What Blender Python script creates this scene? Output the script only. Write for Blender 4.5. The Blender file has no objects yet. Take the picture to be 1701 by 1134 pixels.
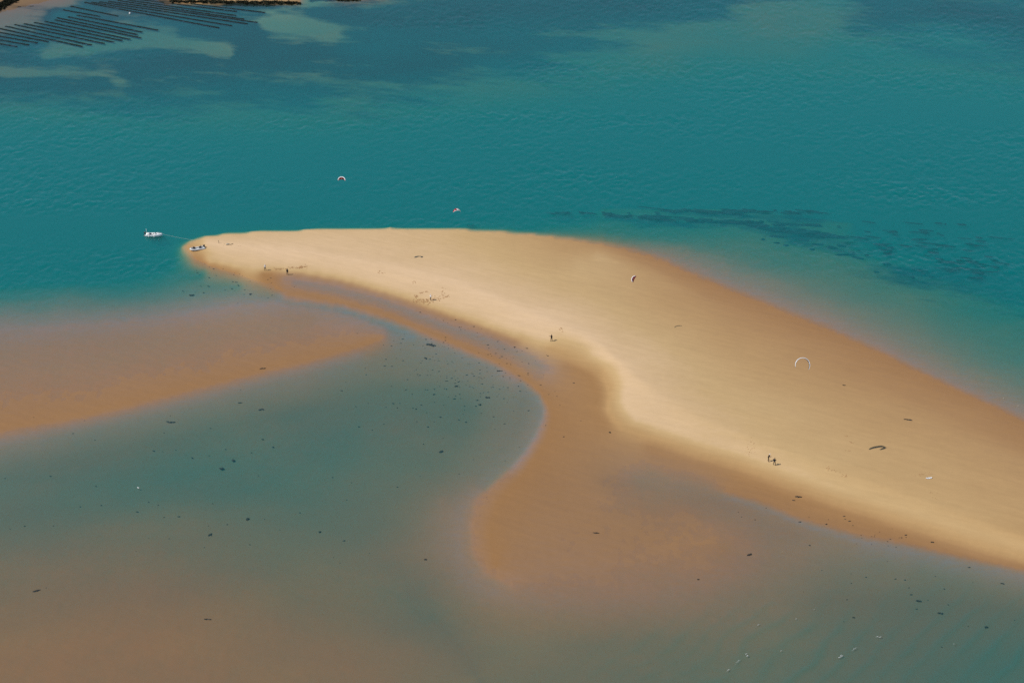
import bpy, bmesh, math, random
import numpy as np
from math import radians, sin, cos, pi
from mathutils import Vector, Matrix

# ------------------------------------------------------------------ camera, sky, sun, exposure
S = bpy.context.scene
COL = S.collection
FPX, PITCH, CAM_H = 3307.0, radians(28.0), 217.0
cam_d = bpy.data.cameras.new('camera')
cam_d.sensor_width = 36.0
cam_d.lens = FPX * 36.0 / 1701.0
cam_d.clip_start, cam_d.clip_end = 1.0, 60000.0
cam = bpy.data.objects.new('camera', cam_d)
COL.objects.link(cam)
cam.location = (0, 0, CAM_H)
cam.rotation_euler = (pi / 2 - PITCH, 0, 0)
S.camera = cam

SUN_EL, SUN_AZ = radians(50.5), radians(260.0)          # compass azimuth from +Y
SUN_DIR = Vector((sin(SUN_AZ) * cos(SUN_EL), cos(SUN_AZ) * cos(SUN_EL), sin(SUN_EL)))
world = bpy.data.worlds.new('World')
S.world = world
world.use_nodes = True
wn = world.node_tree.nodes
sky = wn.new('ShaderNodeTexSky')
sky.sky_type = 'NISHITA'
sky.sun_disc = False
sky.sun_elevation, sky.sun_rotation = SUN_EL, SUN_AZ
sky.altitude = 50.0
sky.air_density, sky.dust_density, sky.ozone_density = 1.0, 0.4, 2.5
world.node_tree.links.new(sky.outputs[0], wn['Background'].inputs[0])
wn['Background'].inputs[1].default_value = 0.092
sun_d = bpy.data.lights.new('sun', 'SUN')
sun_d.energy, sun_d.angle, sun_d.color = 3.95, radians(0.53), (1.0, 0.95, 0.87)
sun = bpy.data.objects.new('sun', sun_d)
COL.objects.link(sun)
sun.rotation_euler = SUN_DIR.to_track_quat('Z', 'Y').to_euler()
S.view_settings.view_transform = 'Standard'
S.view_settings.look = 'None'
S.view_settings.exposure, S.view_settings.gamma = 0.0, 1.0
S.view_settings.use_curve_mapping = False
S.cycles.max_bounces = 6
S.cycles.transparent_max_bounces = 12
S.cycles.volume_bounces = 0
S.cycles.use_denoising = False

random.seed(7)
RNG = np.random.default_rng(11)

# ------------------------------------------------------------------ helpers
_F = Vector((0, cos(PITCH), -sin(PITCH)))
_U = Vector((0, sin(PITCH), cos(PITCH)))

def ground(px, py, z=0.0):
    """the spot at height z that stands at this place of the survey picture"""
    d = _F + Vector((1, 0, 0)) * ((px - 850.5) / FPX) + _U * ((567 - py) / FPX)
    return Vector((0, 0, CAM_H)) + d * ((z - CAM_H) / d.z)

def ground_np(px, py):
    dx, dy = (px - 850.5) / FPX, (567 - py) / FPX
    d1 = cos(PITCH) + sin(PITCH) * dy
    d2 = -sin(PITCH) + cos(PITCH) * dy
    t = -CAM_H / d2
    return dx * t, d1 * t

def to_px(p):
    d = Vector(p) - Vector((0, 0, CAM_H))
    w = d.dot(_F)
    return 850.5 + FPX * d.x / w, 567 - FPX * d.dot(_U) / w

def hash2(ix, iy, seed):
    h = (ix.astype(np.int64) * 374761393 + iy.astype(np.int64) * 668265263 + seed * 1274126177) & 0xffffffff
    h = ((h ^ (h >> 13)) * 1103515245) & 0xffffffff
    h = ((h ^ (h >> 15)) * 2246822519) & 0xffffffff
    return (h & 0xffffff) / float(0xffffff)

def vnoise(x, y, seed=0):
    ix, iy = np.floor(x), np.floor(y)
    fx, fy = x - ix, y - iy
    fx, fy = fx * fx * (3 - 2 * fx), fy * fy * (3 - 2 * fy)
    a, b = hash2(ix, iy, seed), hash2(ix + 1, iy, seed)
    c, d = hash2(ix, iy + 1, seed), hash2(ix + 1, iy + 1, seed)
    return (a + (b - a) * fx) * (1 - fy) + (c + (d - c) * fx) * fy - 0.5

def fbm(x, y, seed=0, octv=4):
    s, a = 0, 1.0
    for k in range(octv):
        s = s + a * vnoise(x * 2 ** k + 17.3 * k, y * 2 ** k - 9.1 * k, seed + k)
        a *= 0.5
    return s

# ---- fields surveyed as contour lines, filled in between by a relaxed membrane
GX0, GX1, GY0, GY1, GS = -320, 2020, -200, 1340, 4

def solve_field(lines, start):
    val = None
    for st in (64, 32, 16, 8, 4):
        nx, ny = (GX1 - GX0) // st + 1, (GY1 - GY0) // st + 1
        sm, ct = np.zeros((ny, nx)), np.zeros((ny, nx))
        for v, pts in lines:
            vs = v if isinstance(v, (list, tuple)) else None
            for k in range(len(pts) - 1):
                (xa, ya), (xb, yb) = pts[k], pts[k + 1]
                n = max(2, int(math.hypot(xb - xa, yb - ya) / (st * 0.5)) + 1)
                t = np.linspace(0, 1, n)
                ix = np.clip(np.round((xa + (xb - xa) * t - GX0) / st).astype(int), 0, nx - 1)
                iy = np.clip(np.round((ya + (yb - ya) * t - GY0) / st).astype(int), 0, ny - 1)
                vv = np.full(n, v) if vs is None else vs[k] + (vs[k + 1] - vs[k]) * t
                np.add.at(sm, (iy, ix), vv)
                np.add.at(ct, (iy, ix), 1)
        fix = ct > 0
        fv = np.where(fix, sm / np.maximum(ct, 1), 0)
        if val is None:
            a = np.full((ny, nx), start, float)
        else:
            yy, xx = np.linspace(0, val.shape[0] - 1, ny), np.linspace(0, val.shape[1] - 1, nx)
            a = bilinear(val, *np.meshgrid(xx, yy))
        a[fix] = fv[fix]
        for _ in range(400 if st > 8 else 160):
            p = np.pad(a, 1, mode='edge')
            a = 0.25 * (p[:-2, 1:-1] + p[2:, 1:-1] + p[1:-1, :-2] + p[1:-1, 2:])
            a[fix] = fv[fix]
        val = a
    for _ in range(1):
        p = np.pad(val, 1, mode='edge')
        val = 0.4 * val + 0.15 * (p[:-2, 1:-1] + p[2:, 1:-1] + p[1:-1, :-2] + p[1:-1, 2:])
    return val

def bilinear(g, fx, fy):
    fx, fy = np.clip(fx, 0, g.shape[1] - 1.001), np.clip(fy, 0, g.shape[0] - 1.001)
    ix, iy = fx.astype(int), fy.astype(int)
    tx, ty = fx - ix, fy - iy
    return (g[iy, ix] * (1 - tx) + g[iy, ix + 1] * tx) * (1 - ty) + (g[iy + 1, ix] * (1 - tx) + g[iy + 1, ix + 1] * tx) * ty

def sample(g, px, py):
    return bilinear(g, (px - GX0) / GS, (py - GY0) / GS)

FAR_SHORE = [(2000, 850), (1760, 728), (1701, 699), (1653, 677), (1559, 634), (1465, 587), (1371, 545), (1277, 507), (1182, 469), (1088, 429),
             (1040, 414), (994, 404), (900, 391), (820, 384), (740, 380), (650, 378), (560, 380), (450, 384), (380, 388), (340, 394), (315, 401)]
TIP = [(315, 401), (305, 410), (310, 419), (325, 430), (350, 441), (397, 456), (444, 473), (468, 485)]
LAGOON_SHORE = [(468, 485), (474, 494), (496, 499), (538, 503), (573, 512), (597, 519), (644, 529), (679, 541), (706, 556), (748, 573), (790, 590),
                (833, 608), (875, 635), (900, 656), (908, 672), (905, 694), (890, 728), (873, 753), (852, 775), (813, 810), (792, 836), (784, 875), (788, 919), (809, 952), (852, 972)]
NEAR_SHORE = [(1200, 815), (1259, 831), (1318, 855), (1377, 874), (1436, 889), (1494, 899), (1553, 913), (1612, 927), (1671, 939), (1701, 945), (1800, 968), (2000, 1010)]
DRY_EDGE = [(345, 434), (400, 444), (440, 448), (500, 452), (560, 462), (620, 478), (680, 497), (740, 519), (800, 539), (860, 561), (910, 580), (960, 600),
            (1000, 618), (1014, 645), (1010, 680), (1032, 708), (1080, 728), (1150, 751), (1230, 774), (1300, 802), (1380, 831), (1450, 853), (1530, 880), (1600, 903), (1701, 932), (1850, 975)]
CREST = [(345, 408), (400, 412), (520, 425), (650, 447), (760, 475), (880, 525), (990, 575), (1075, 650), (1150, 695), (1250, 738), (1400, 793), (1550, 846), (1701, 900), (1900, 970)]

def shift(line, dx, dy):
    return [(x + dx, y + dy) for x, y in line]

HEIGHT = [
    (0.0, FAR_SHORE), (0.0, TIP), (0.0, LAGOON_SHORE), (0.0, NEAR_SHORE),
    ([0.5, 0.75, 0.9, 1.0, 1.1, 1.2, 1.3, 1.35, 1.35, 1.35, 1.35, 1.35, 1.35, 1.35], CREST),
    (0.3, DRY_EDGE), (0.06, shift(DRY_EDGE, -3, 9)[2:20]), (0.08, shift(DRY_EDGE, -3, 10)[19:]),
    # wet film under the dry edge and the low bar beside the lagoon
    (-0.065, [(490, 467), (560, 479), (640, 500), (720, 534), (800, 560), (870, 590), (905, 612)]),
    (0.035, [(480, 487), (540, 496), (620, 517), (700, 547), (780, 580), (850, 613), (897, 650), (918, 690), (905, 735), (880, 775)]),
    (0.08, [(960, 650), (975, 690), (980, 720)]),
    # near flat and its pool
    (0.03, [(840, 810), (815, 850), (812, 900), (840, 945), (900, 962)]),
    (0.015, [(900, 800), (900, 900), (1000, 950)]), (0.008, [(1000, 850), (1060, 900), (1170, 935)]),
    (0.0, [(1120, 850), (1200, 890), (1240, 905)]), (-0.07, [(1060, 795), (1130, 806), (1200, 828), (1280, 856), (1340, 884)]),
    (-0.03, [(900, 988), (1005, 996), (1090, 990), (1180, 972), (1260, 935)]),
    (-0.09, [(735, 830), (742, 900), (765, 970), (850, 1012), (1000, 1028), (1150, 1012), (1260, 962), (1340, 920)]),
    (-0.22, [(800, 1075), (900, 1072), (1000, 1075), (1150, 1060), (1300, 1010), (1400, 958), (1470, 930)]),
    (-0.26, [(1530, 945), (1620, 975), (1701, 1000)]),
    (-0.32, [(1100, 1160), (1300, 1110), (1450, 1070), (1600, 1030), (1760, 1020)]),
    (-0.5, [(1560, 1180), (1640, 1130), (1701, 1085), (1800, 1060)]),
    (-0.15, shift(LAGOON_SHORE, -4, 5)[:12]), (-0.17, shift(LAGOON_SHORE, -7, 2)[12:20]), (-0.06, shift(LAGOON_SHORE, -7, 1)[20:]), (-0.10, shift(NEAR_SHORE, -3, 6)), (-0.16, shift(TIP, -6, 7)[3:]),
    # left flat
    (-0.04, [(-300, 560), (0, 549), (130, 541), (250, 531), (330, 521), (400, 507), (470, 505), (560, 519), (640, 547)]),
    (-0.035, [(-300, 640), (0, 620), (200, 595), (400, 555), (520, 540)]),
    (0.03, [(-300, 760), (0, 710), (80, 698), (160, 683), (260, 656), (360, 631), (440, 612), (520, 594), (600, 571), (630, 562)]),
    (0.0, [(-300, 775), (0, 719), (80, 707), (160, 692), (260, 665), (360, 639), (440, 619), (520, 600), (600, 577), (642, 559)]),
    (-0.22, [(560, 509), (640, 537), (690, 559)]),
    (-0.2, [(-300, 540), (0, 525), (150, 520), (300, 505), (400, 492), (450, 491)]),
    (-0.55, [(-300, 515), (0, 502), (200, 493), (330, 472), (400, 472)]),
    (-1.1, [(-300, 490), (0, 478), (200, 470), (300, 454), (340, 450)]),
    (-2.4, [(-300, 465), (0, 452), (150, 450), (230, 440), (288, 424)]),
    (-3.4, [(-300, 430), (0, 410), (120, 415), (230, 412)]),
    # lagoon
    (-0.2, [(-300, 800), (0, 748), (150, 716), (300, 682), (450, 642), (600, 602), (690, 585), (760, 600), (830, 636), (868, 672), (860, 710), (820, 752)]),
    (-0.34, [(-300, 860), (0, 805), (150, 772), (300, 732), (450, 692), (600, 652), (720, 645), (790, 680), (770, 730), (660, 770), (570, 810)]),
    (-0.46, [(100, 815), (250, 790), (400, 762), (600, 712), (560, 770), (400, 812), (200, 828)]),
    (-0.26, [(-300, 890), (0, 890), (200, 872), (350, 870), (500, 885), (600, 905)]),
    (-0.07, [(-300, 1030), (0, 1010), (150, 980), (250, 976), (350, 998), (450, 1038), (550, 1090), (640, 1160)]),
    (-0.02, [(-300, 1134), (0, 1134), (150, 1060), (250, 1060), (350, 1134)]),
    (-0.2, [(620, 960), (700, 1015), (780, 1070), (820, 1150)]),
    # channel beyond the bank
    ([-0.3, -0.3, -0.3, -0.34, -0.5], [(1760, 676), (1500, 555), (1300, 470), (1120, 409), (1000, 389)]),
    ([-0.8, -0.8, -0.8, -0.85, -1.0], [(1800, 610), (1600, 520), (1400, 448), (1200, 400), (1000, 377)]),
    ([-1.3, -1.2, -1.15, -1.15, -1.6], [(1800, 560), (1600, 480), (1400, 420), (1200, 378), (1000, 350)]),
    (-1.3, [(1000, 340), (1200, 342), (1420, 362)]),
    (-2.2, [(300, 386), (340, 376), (450, 368), (650, 362), (820, 364), (900, 368)]),
    (-3.6, [(-300, 360), (0, 350), (300, 352), (600, 342), (850, 338), (1000, 325), (1300, 330), (1600, 395), (1800, 450)]),
    (-4.2, [(-300, 250), (0, 265), (400, 290), (800, 260), (1200, 220), (1701, 260), (2000, 330)]),
    (-1.3, [(-300, 170), (0, 185), (300, 190), (600, 190), (900, 150), (1200, 110), (1500, 100), (2000, 140)]),
    # far weedy shallows with sand bars
    (-0.6, [(-300, 140), (0, 142), (200, 150), (420, 128), (620, 120), (760, 100)]),
    (-0.55, [(0, 121), (100, 115), (160, 119), (205, 133)]),
    (-0.62, [(70, 92), (130, 80), (200, 71), (280, 68), (350, 76), (380, 86)]),
    (-0.45, [(140, 108), (300, 96), (420, 100), (470, 98), (560, 70)]),
    (-0.6, [(440, 40), (480, 35), (520, 40), (555, 52)]),
    (-0.6, [(570, 64), (620, 68), (680, 76)]),
    (-0.42, [(300, 52), (430, 55)]), (-0.5, [(540, 20), (700, 30), (900, 20), (1100, 8)]), (-0.5, [(1430, 0), (1560, 14), (1680, 30), (1800, 50)]), (-1.2, [(1560, 50), (1660, 90), (1800, 140)]),  # right-hand strips lift the bed so its dark colour dims the corner
    (-0.75, [(1080, 78), (1180, 66), (1300, 58), (1370, 44)]),
    (-0.45, [(20, 62), (150, 52), (260, 35), (380, 30), (430, 25)]), (-0.4, [(90, 20), (150, 12)]),
    (-0.12, [(-20, 42), (30, 36), (70, 32), (76, 22), (120, 6)]),
    (-0.03, [(-40, 25), (40, 12), (90, 2)]), (0.5, [(-100, 20), (0, 12), (30, 0), (70, -30)]), (0.9, [(-300, -60), (0, -30), (80, -80)]),
    (-0.4, [(290, 10), (370, 11), (500, 10)]), (0.25, [(280, 3), (370, 6.5), (440, 6.5), (498, 5)]), (0.7, [(300, -6), (480, -6)]), (0.5, [(300, -40), (470, -40)]),
    (-0.5, [(515, 8), (520, -10), (530, -60)]), (0.1, [(560, -6), (600, -4), (640, -10)]), (-0.5, [(600, 12), (700, 5)]), (-0.5, [(700, -40), (900, -60), (1300, -80)]),
    (-0.8, [(1500, -60), (2000, -60)]), (0.5, [(-300, -190), (600, -190)]), (-2.0, [(900, -190), (2000, -190)]),
]
MOIST_TONE = [
    ([0, 0, 0, 0, 0, 0.0, 0.02, 0.08, 0.14, 0.20, 0.27, 0.34, 0.41, 0.46], CREST), (0.05, shift(CREST, 0, -8)[:6]), (0.10, DRY_EDGE[:3]), (0.22, DRY_EDGE[:10]), (0.5, DRY_EDGE[10:]), (0.06, shift(DRY_EDGE, 4, -12)[2:11]), (0.06, shift(DRY_EDGE, 26, -8)[11:16]), (0.09, [(1036, 672), (1060, 698), (1100, 713), (1154, 732)]), ([0.12, 0.14, 0.17, 0.2, 0.24, 0.27, 0.3, 0.33, 0.36], shift(DRY_EDGE, 4, -18)[17:]), (1.0, shift(DRY_EDGE, -3, 9)[2:10]), (0.86, shift(DRY_EDGE, -22, 6)[11:16]), (0.9, shift(DRY_EDGE, -3, 18)[16:]),  # crest values turn the sand more golden towards the right
    (0.8, [(325, 428), (350, 440), (397, 455)]), (0.5, [(306, 411), (315, 420)]), (1.0, LAGOON_SHORE), (1.0, NEAR_SHORE), (0.85, [(960, 625), (985, 660), (985, 700)]),
    ([1, 1, 1, 1, 1, 1, 1, 1, 1, 0.95, 0.85, 0.7, 0.45, 0.3, 0.2, 0.15, 0.15, 0.15, 0.15, 0.2, 0.3], FAR_SHORE),
    ([0.82, 0.82, 0.80, 0.74, 0.66, 0.5, 0.27], [(1760, 765), (1640, 700), (1500, 637), (1350, 575), (1200, 515), (1080, 458), (990, 425)]),
    ([0.56, 0.56, 0.52, 0.46, 0.38, 0.24], [(1760, 800), (1600, 730), (1400, 655), (1200, 575), (1080, 510), (960, 440)]),
    ([0.45, 0.42, 0.34, 0.24, 0.12], [(1800, 870), (1600, 790), (1400, 728), (1200, 650), (1060, 575)]),
    (1.0, shift(FAR_SHORE, 0, -14)), (1.0, [(280, 405), (290, 430), (340, 455)]), (1.0, [(-300, 620), (0, 620), (400, 570)]), (1.0, [(-300, 200), (2000, 200)]), (1.0, [(-300, 1200), (2000, 1200)]),
    (1.0, [(-300, 900), (600, 800), (860, 950), (1300, 950), (2000, 1100)]), (0.75, [(-60, 22), (40, 10), (100, 1)]), (0.35, [(-100, 10), (0, 8), (40, -5), (90, -30)]), (0.3, [(300, -6), (480, -6)]), (1.0, [(-100, 40), (100, 30), (300, 30)]),
]
WEED_VIGNETTE = [
    (0.0, FAR_SHORE), (0.0, LAGOON_SHORE), (0.0, NEAR_SHORE), (0.0, TIP), (0.0, [(-300, 600), (600, 550)]), (0.0, [(-300, 1000), (800, 1000), (2000, 1100)]),
    (0.0, [(-300, 230), (700, 240), (1200, 200), (2000, 200)]), (0.0, [(-300, 320), (850, 330)]), (0.0, [(1000, 310), (1500, 320), (2000, 340)]),
    (0.0, [(900, 380), (1100, 408), (1300, 470), (1500, 540), (1800, 660)]),
    ([0.45, 0.6, 0.7, 0.7, 0.65, 0.6], [(930, 356), (1060, 358), (1150, 363), (1240, 371), (1320, 382), (1390, 394)]), (0.2, [(1000, 370), (1150, 380), (1300, 400)]), (0.25, [(960, 350), (1150, 357), (1300, 368), (1420, 384)]),
    ([0.5, 0.8, 0.8, 0.5], [(1090, 348), (1200, 349), (1330, 353), (1420, 362)]), ([0.4, 0.75, 0.75, 0.4], [(1210, 367), (1260, 369), (1320, 373), (1380, 380)]), (0.2, [(1000, 335), (1400, 345), (1701, 380)]),
    ([0.55, 0.66, 0.68, 0.62], [(1380, 400), (1480, 415), (1600, 440), (1720, 470)]), ([0.4, 0.55, 0.5], [(1440, 375), (1600, 385), (1720, 400)]), ([0.3, 0.55, 0.5], [(1360, 425), (1500, 450), (1701, 490)]),
    (0.62, [(-300, 175), (0, 165), (200, 170), (600, 150), (800, 120), (1000, 80)]),
    (0.85, [(-300, 135), (0, 136), (230, 126), (420, 108), (600, 95), (720, 60)]), (0.3, [(0, 120), (100, 114), (160, 119), (205, 133)]),
    (0.2, [(70, 92), (130, 80), (200, 71), (280, 68), (350, 76), (380, 86)]), (0.95, [(390, 88), (430, 100), (470, 100), (520, 80)]), (0.85, [(0, 104), (60, 101), (180, 92), (340, 92)]),
    (0.2, [(440, 38), (480, 35), (520, 40), (555, 52)]), (0.85, [(300, 52), (430, 58)]), (0.9, [(520, 20), (640, 30), (800, 40)]), (0.95, [(850, 18), (950, 12), (1080, 10), (1200, 14)]),
    (0.1, [(1080, 78), (1180, 66), (1300, 58), (1370, 44)]), (0.5, [(1000, 50), (1250, 30)]), (0.85, [(1440, 0), (1560, 14), (1680, 36), (1800, 60)]), (0.6, [(1600, 60), (1680, 100), (1800, 150)]),  # top right strips paint the lens darkening of that corner as dark bed
    (0.8, [(20, 62), (150, 52), (260, 35), (380, 30), (430, 25)]), (0.85, [(80, 26), (90, 18), (150, 10)]), (0.42, [(-20, 42), (30, 34), (66, 30), (72, 20), (120, 3)]), (0.4, [(-40, 24), (60, 10)]), (0.0, [(-40, 6), (40, 0)]),
    (0.6, [(285, 9), (400, 10), (500, 8)]), (0.0, [(300, 1), (480, 1)]), (0.5, [(510, 0), (600, -5), (700, -20)]), (0.4, [(-300, -190), (2000, -190)]),
]
SILT_VIGNETTE = [
    (0.0, FAR_SHORE), (0.0, DRY_EDGE), (0.0, CREST), (0.05, LAGOON_SHORE), (0.15, NEAR_SHORE), (0.0, TIP), (0.4, [(-300, 480), (0, 485), (250, 475)]),
    (0.15, [(-300, 640), (0, 630), (300, 580), (520, 540)]), (0.1, [(-300, 760), (0, 716), (260, 662), (440, 617), (640, 560)]),
    (0.85, [(0, 790), (200, 750), (450, 690), (650, 640), (780, 670), (760, 730), (640, 830), (300, 830), (0, 850)]), (0.45, [(870, 660), (860, 720), (800, 780), (740, 850)]),
    (0.8, [(-300, 930), (0, 930), (400, 900), (650, 930)]), (0.95, [(680, 980), (740, 1050), (800, 1130)]), (0.68, [(-300, 1160), (0, 1120), (300, 1080), (500, 1120)]), (0.7, [(700, 1150), (1000, 1060), (1300, 1060)]),
    (0.2, [(830, 860), (900, 940), (1050, 930), (1180, 890)]), (0.2, [(900, 800), (1000, 830)]), (0.95, [(1350, 1000), (1500, 990), (1701, 1010), (1900, 1060)]), (1.0, [(1300, 1170), (1701, 1170)]),  # lower right strips also paint in the lens darkening of that corner
    (0.5, [(1000, 800), (1200, 835), (1330, 890)]), (1.0, [(-100, 44), (40, 32), (80, 20), (140, 0)]), (1.0, [(-60, 20), (40, 10), (110, -4)]), (0.7, [(-100, 5), (20, 0), (60, -12)]), (0.6, [(70, 92), (200, 71), (380, 86)]), (0.6, [(440, 40), (480, 35), (555, 52)]),  # top left strips: silty shore plus painted corner darkening
    (0.3, [(300, -3), (490, -3)]), (0.5, [(-300, 200), (2000, 200)]),
]
SKY_SHEEN = [  # painted sky sheen of thin water along the shores
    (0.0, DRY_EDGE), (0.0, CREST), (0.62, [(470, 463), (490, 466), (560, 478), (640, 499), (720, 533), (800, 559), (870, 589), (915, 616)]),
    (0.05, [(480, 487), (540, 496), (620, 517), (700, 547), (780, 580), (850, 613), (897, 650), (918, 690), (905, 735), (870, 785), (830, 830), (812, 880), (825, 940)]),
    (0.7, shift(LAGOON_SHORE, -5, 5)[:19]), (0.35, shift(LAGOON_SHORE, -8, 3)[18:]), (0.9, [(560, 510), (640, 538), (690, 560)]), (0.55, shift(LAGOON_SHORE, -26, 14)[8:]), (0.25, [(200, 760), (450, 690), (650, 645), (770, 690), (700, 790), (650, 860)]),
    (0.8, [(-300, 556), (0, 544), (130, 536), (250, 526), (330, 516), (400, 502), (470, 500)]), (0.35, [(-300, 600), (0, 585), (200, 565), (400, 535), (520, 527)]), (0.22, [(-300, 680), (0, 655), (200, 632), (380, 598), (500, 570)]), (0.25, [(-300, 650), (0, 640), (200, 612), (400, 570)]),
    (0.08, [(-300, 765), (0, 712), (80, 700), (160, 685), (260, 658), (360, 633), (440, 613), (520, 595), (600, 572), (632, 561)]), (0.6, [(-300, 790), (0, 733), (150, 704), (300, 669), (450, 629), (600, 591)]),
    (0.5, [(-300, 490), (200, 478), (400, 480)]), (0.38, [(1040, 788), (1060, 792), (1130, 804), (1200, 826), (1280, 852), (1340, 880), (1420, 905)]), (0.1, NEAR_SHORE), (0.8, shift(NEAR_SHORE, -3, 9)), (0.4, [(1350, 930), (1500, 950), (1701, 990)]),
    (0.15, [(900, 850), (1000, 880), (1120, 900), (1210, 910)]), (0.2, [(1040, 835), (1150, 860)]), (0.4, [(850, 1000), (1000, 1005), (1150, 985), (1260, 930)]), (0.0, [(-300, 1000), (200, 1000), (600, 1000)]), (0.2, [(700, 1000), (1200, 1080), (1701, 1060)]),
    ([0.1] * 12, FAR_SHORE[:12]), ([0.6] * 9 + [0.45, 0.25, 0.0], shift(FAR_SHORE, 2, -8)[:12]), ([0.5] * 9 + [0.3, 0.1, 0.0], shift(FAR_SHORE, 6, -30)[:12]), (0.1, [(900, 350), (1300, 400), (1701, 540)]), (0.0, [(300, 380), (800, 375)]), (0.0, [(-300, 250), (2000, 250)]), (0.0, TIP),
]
UG = solve_field(SKY_SHEEN, 0.0)
HG, MG, WG, SG = solve_field(HEIGHT, -1.0), solve_field(MOIST_TONE, 1.0), solve_field(WEED_VIGNETTE, 0.0), solve_field(SILT_VIGNETTE, 0.4)

def terrain_z(px, py, x, y):
    z = sample(HG, px, py)
    near = np.clip(1 - np.abs(z) / 0.5, 0, 1)
    deep = np.clip(-z / 1.0, 0, 1)
    dry = np.clip(z / 0.5, 0, 1)
    z = z + near * (0.016 * fbm(x / 5.0, y / 9.0, 3, 3) + 0.026 * fbm(x / 1.1, y / 1.6, 5, 2) * (z < 0.2))
    z = z + deep * 0.35 * fbm(x / 22.0, y / 16.0, 21, 4) + dry * (0.05 * fbm(x / 14.0, y / 20.0, 31, 3) + 0.02 * fbm(x / 1.5, y / 2.5, 41, 2))
    return z

def tz(x, y):
    px, py = to_px((x, y, 0.0))
    return float(terrain_z(np.array([px]), np.array([py]), np.array([x]), np.array([y]))[0])

def on_sand(px, py):
    """where the picture's line of sight meets the sand (or sea bed)"""
    z = 0.0
    for _ in range(3):
        p = ground(px, py, z)
        z = tz(p.x, p.y)
    return ground(px, py, z)

# ------------------------------------------------------------------ materials
MATS = {}
def nt(name):
    m = bpy.data.materials.new(name)
    m.use_nodes = True
    t = m.node_tree
    t.nodes.clear()
    MATS[name] = m
    return m, t, t.nodes, t.links

class G:
    """small node builder"""
    def __init__(s, t): s.t, s.n, s.l = t, t.nodes, t.links
    def node(s, typ, ins=None, **kw):
        n = s.n.new(typ)
        for k, v in kw.items(): setattr(n, k, v)
        for k, v in (ins or {}).items():
            if isinstance(v, bpy.types.NodeSocket): s.l.new(v, n.inputs[k])
            else: n.inputs[k].default_value = v
        return n
    def math(s, op, a, b=0.0, c=0.0, clamp=False):
        n = s.node('ShaderNodeMath', {0: a, 1: b, 2: c}, operation=op); n.use_clamp = clamp
        return n.outputs[0]
    def noise(s, vec, scale, detail=3.0, rough=0.5):
        return s.node('ShaderNodeTexNoise', {'Vector': vec, 'Scale': scale, 'Detail': detail, 'Roughness': rough}).outputs['Fac']
    def mapping(s, vec, scale, rot=(0, 0, 0)):
        return s.node('ShaderNodeMapping', {'Vector': vec, 'Scale': scale, 'Rotation': rot}).outputs[0]
    def aniso(s, vec, ang, sx, sy):
        return s.mapping(s.mapping(vec, (1, 1, 1), (0, 0, ang)), (sx, sy, 0.5 * (sx + sy)))
    def mix(s, f, a, b):
        n = s.node('ShaderNodeMix', data_type='RGBA')
        for i, v in ((0, f), (6, a), (7, b)):
            if isinstance(v, bpy.types.NodeSocket): s.l.new(v, n.inputs[i])
            else: n.inputs[i].default_value = v if i == 0 else (*v, 1.0)
        return n.outputs[2]
    def ramp(s, f, stops, interp='LINEAR'):
        n = s.node('ShaderNodeValToRGB', {0: f})
        r = n.color_ramp; r.interpolation = interp
        while len(r.elements) < len(stops): r.elements.new(0.5)
        for e, (p, c) in zip(r.elements, stops):
            e.position = p; e.color = (*c, 1.0)
        return n.outputs[0]

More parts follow.
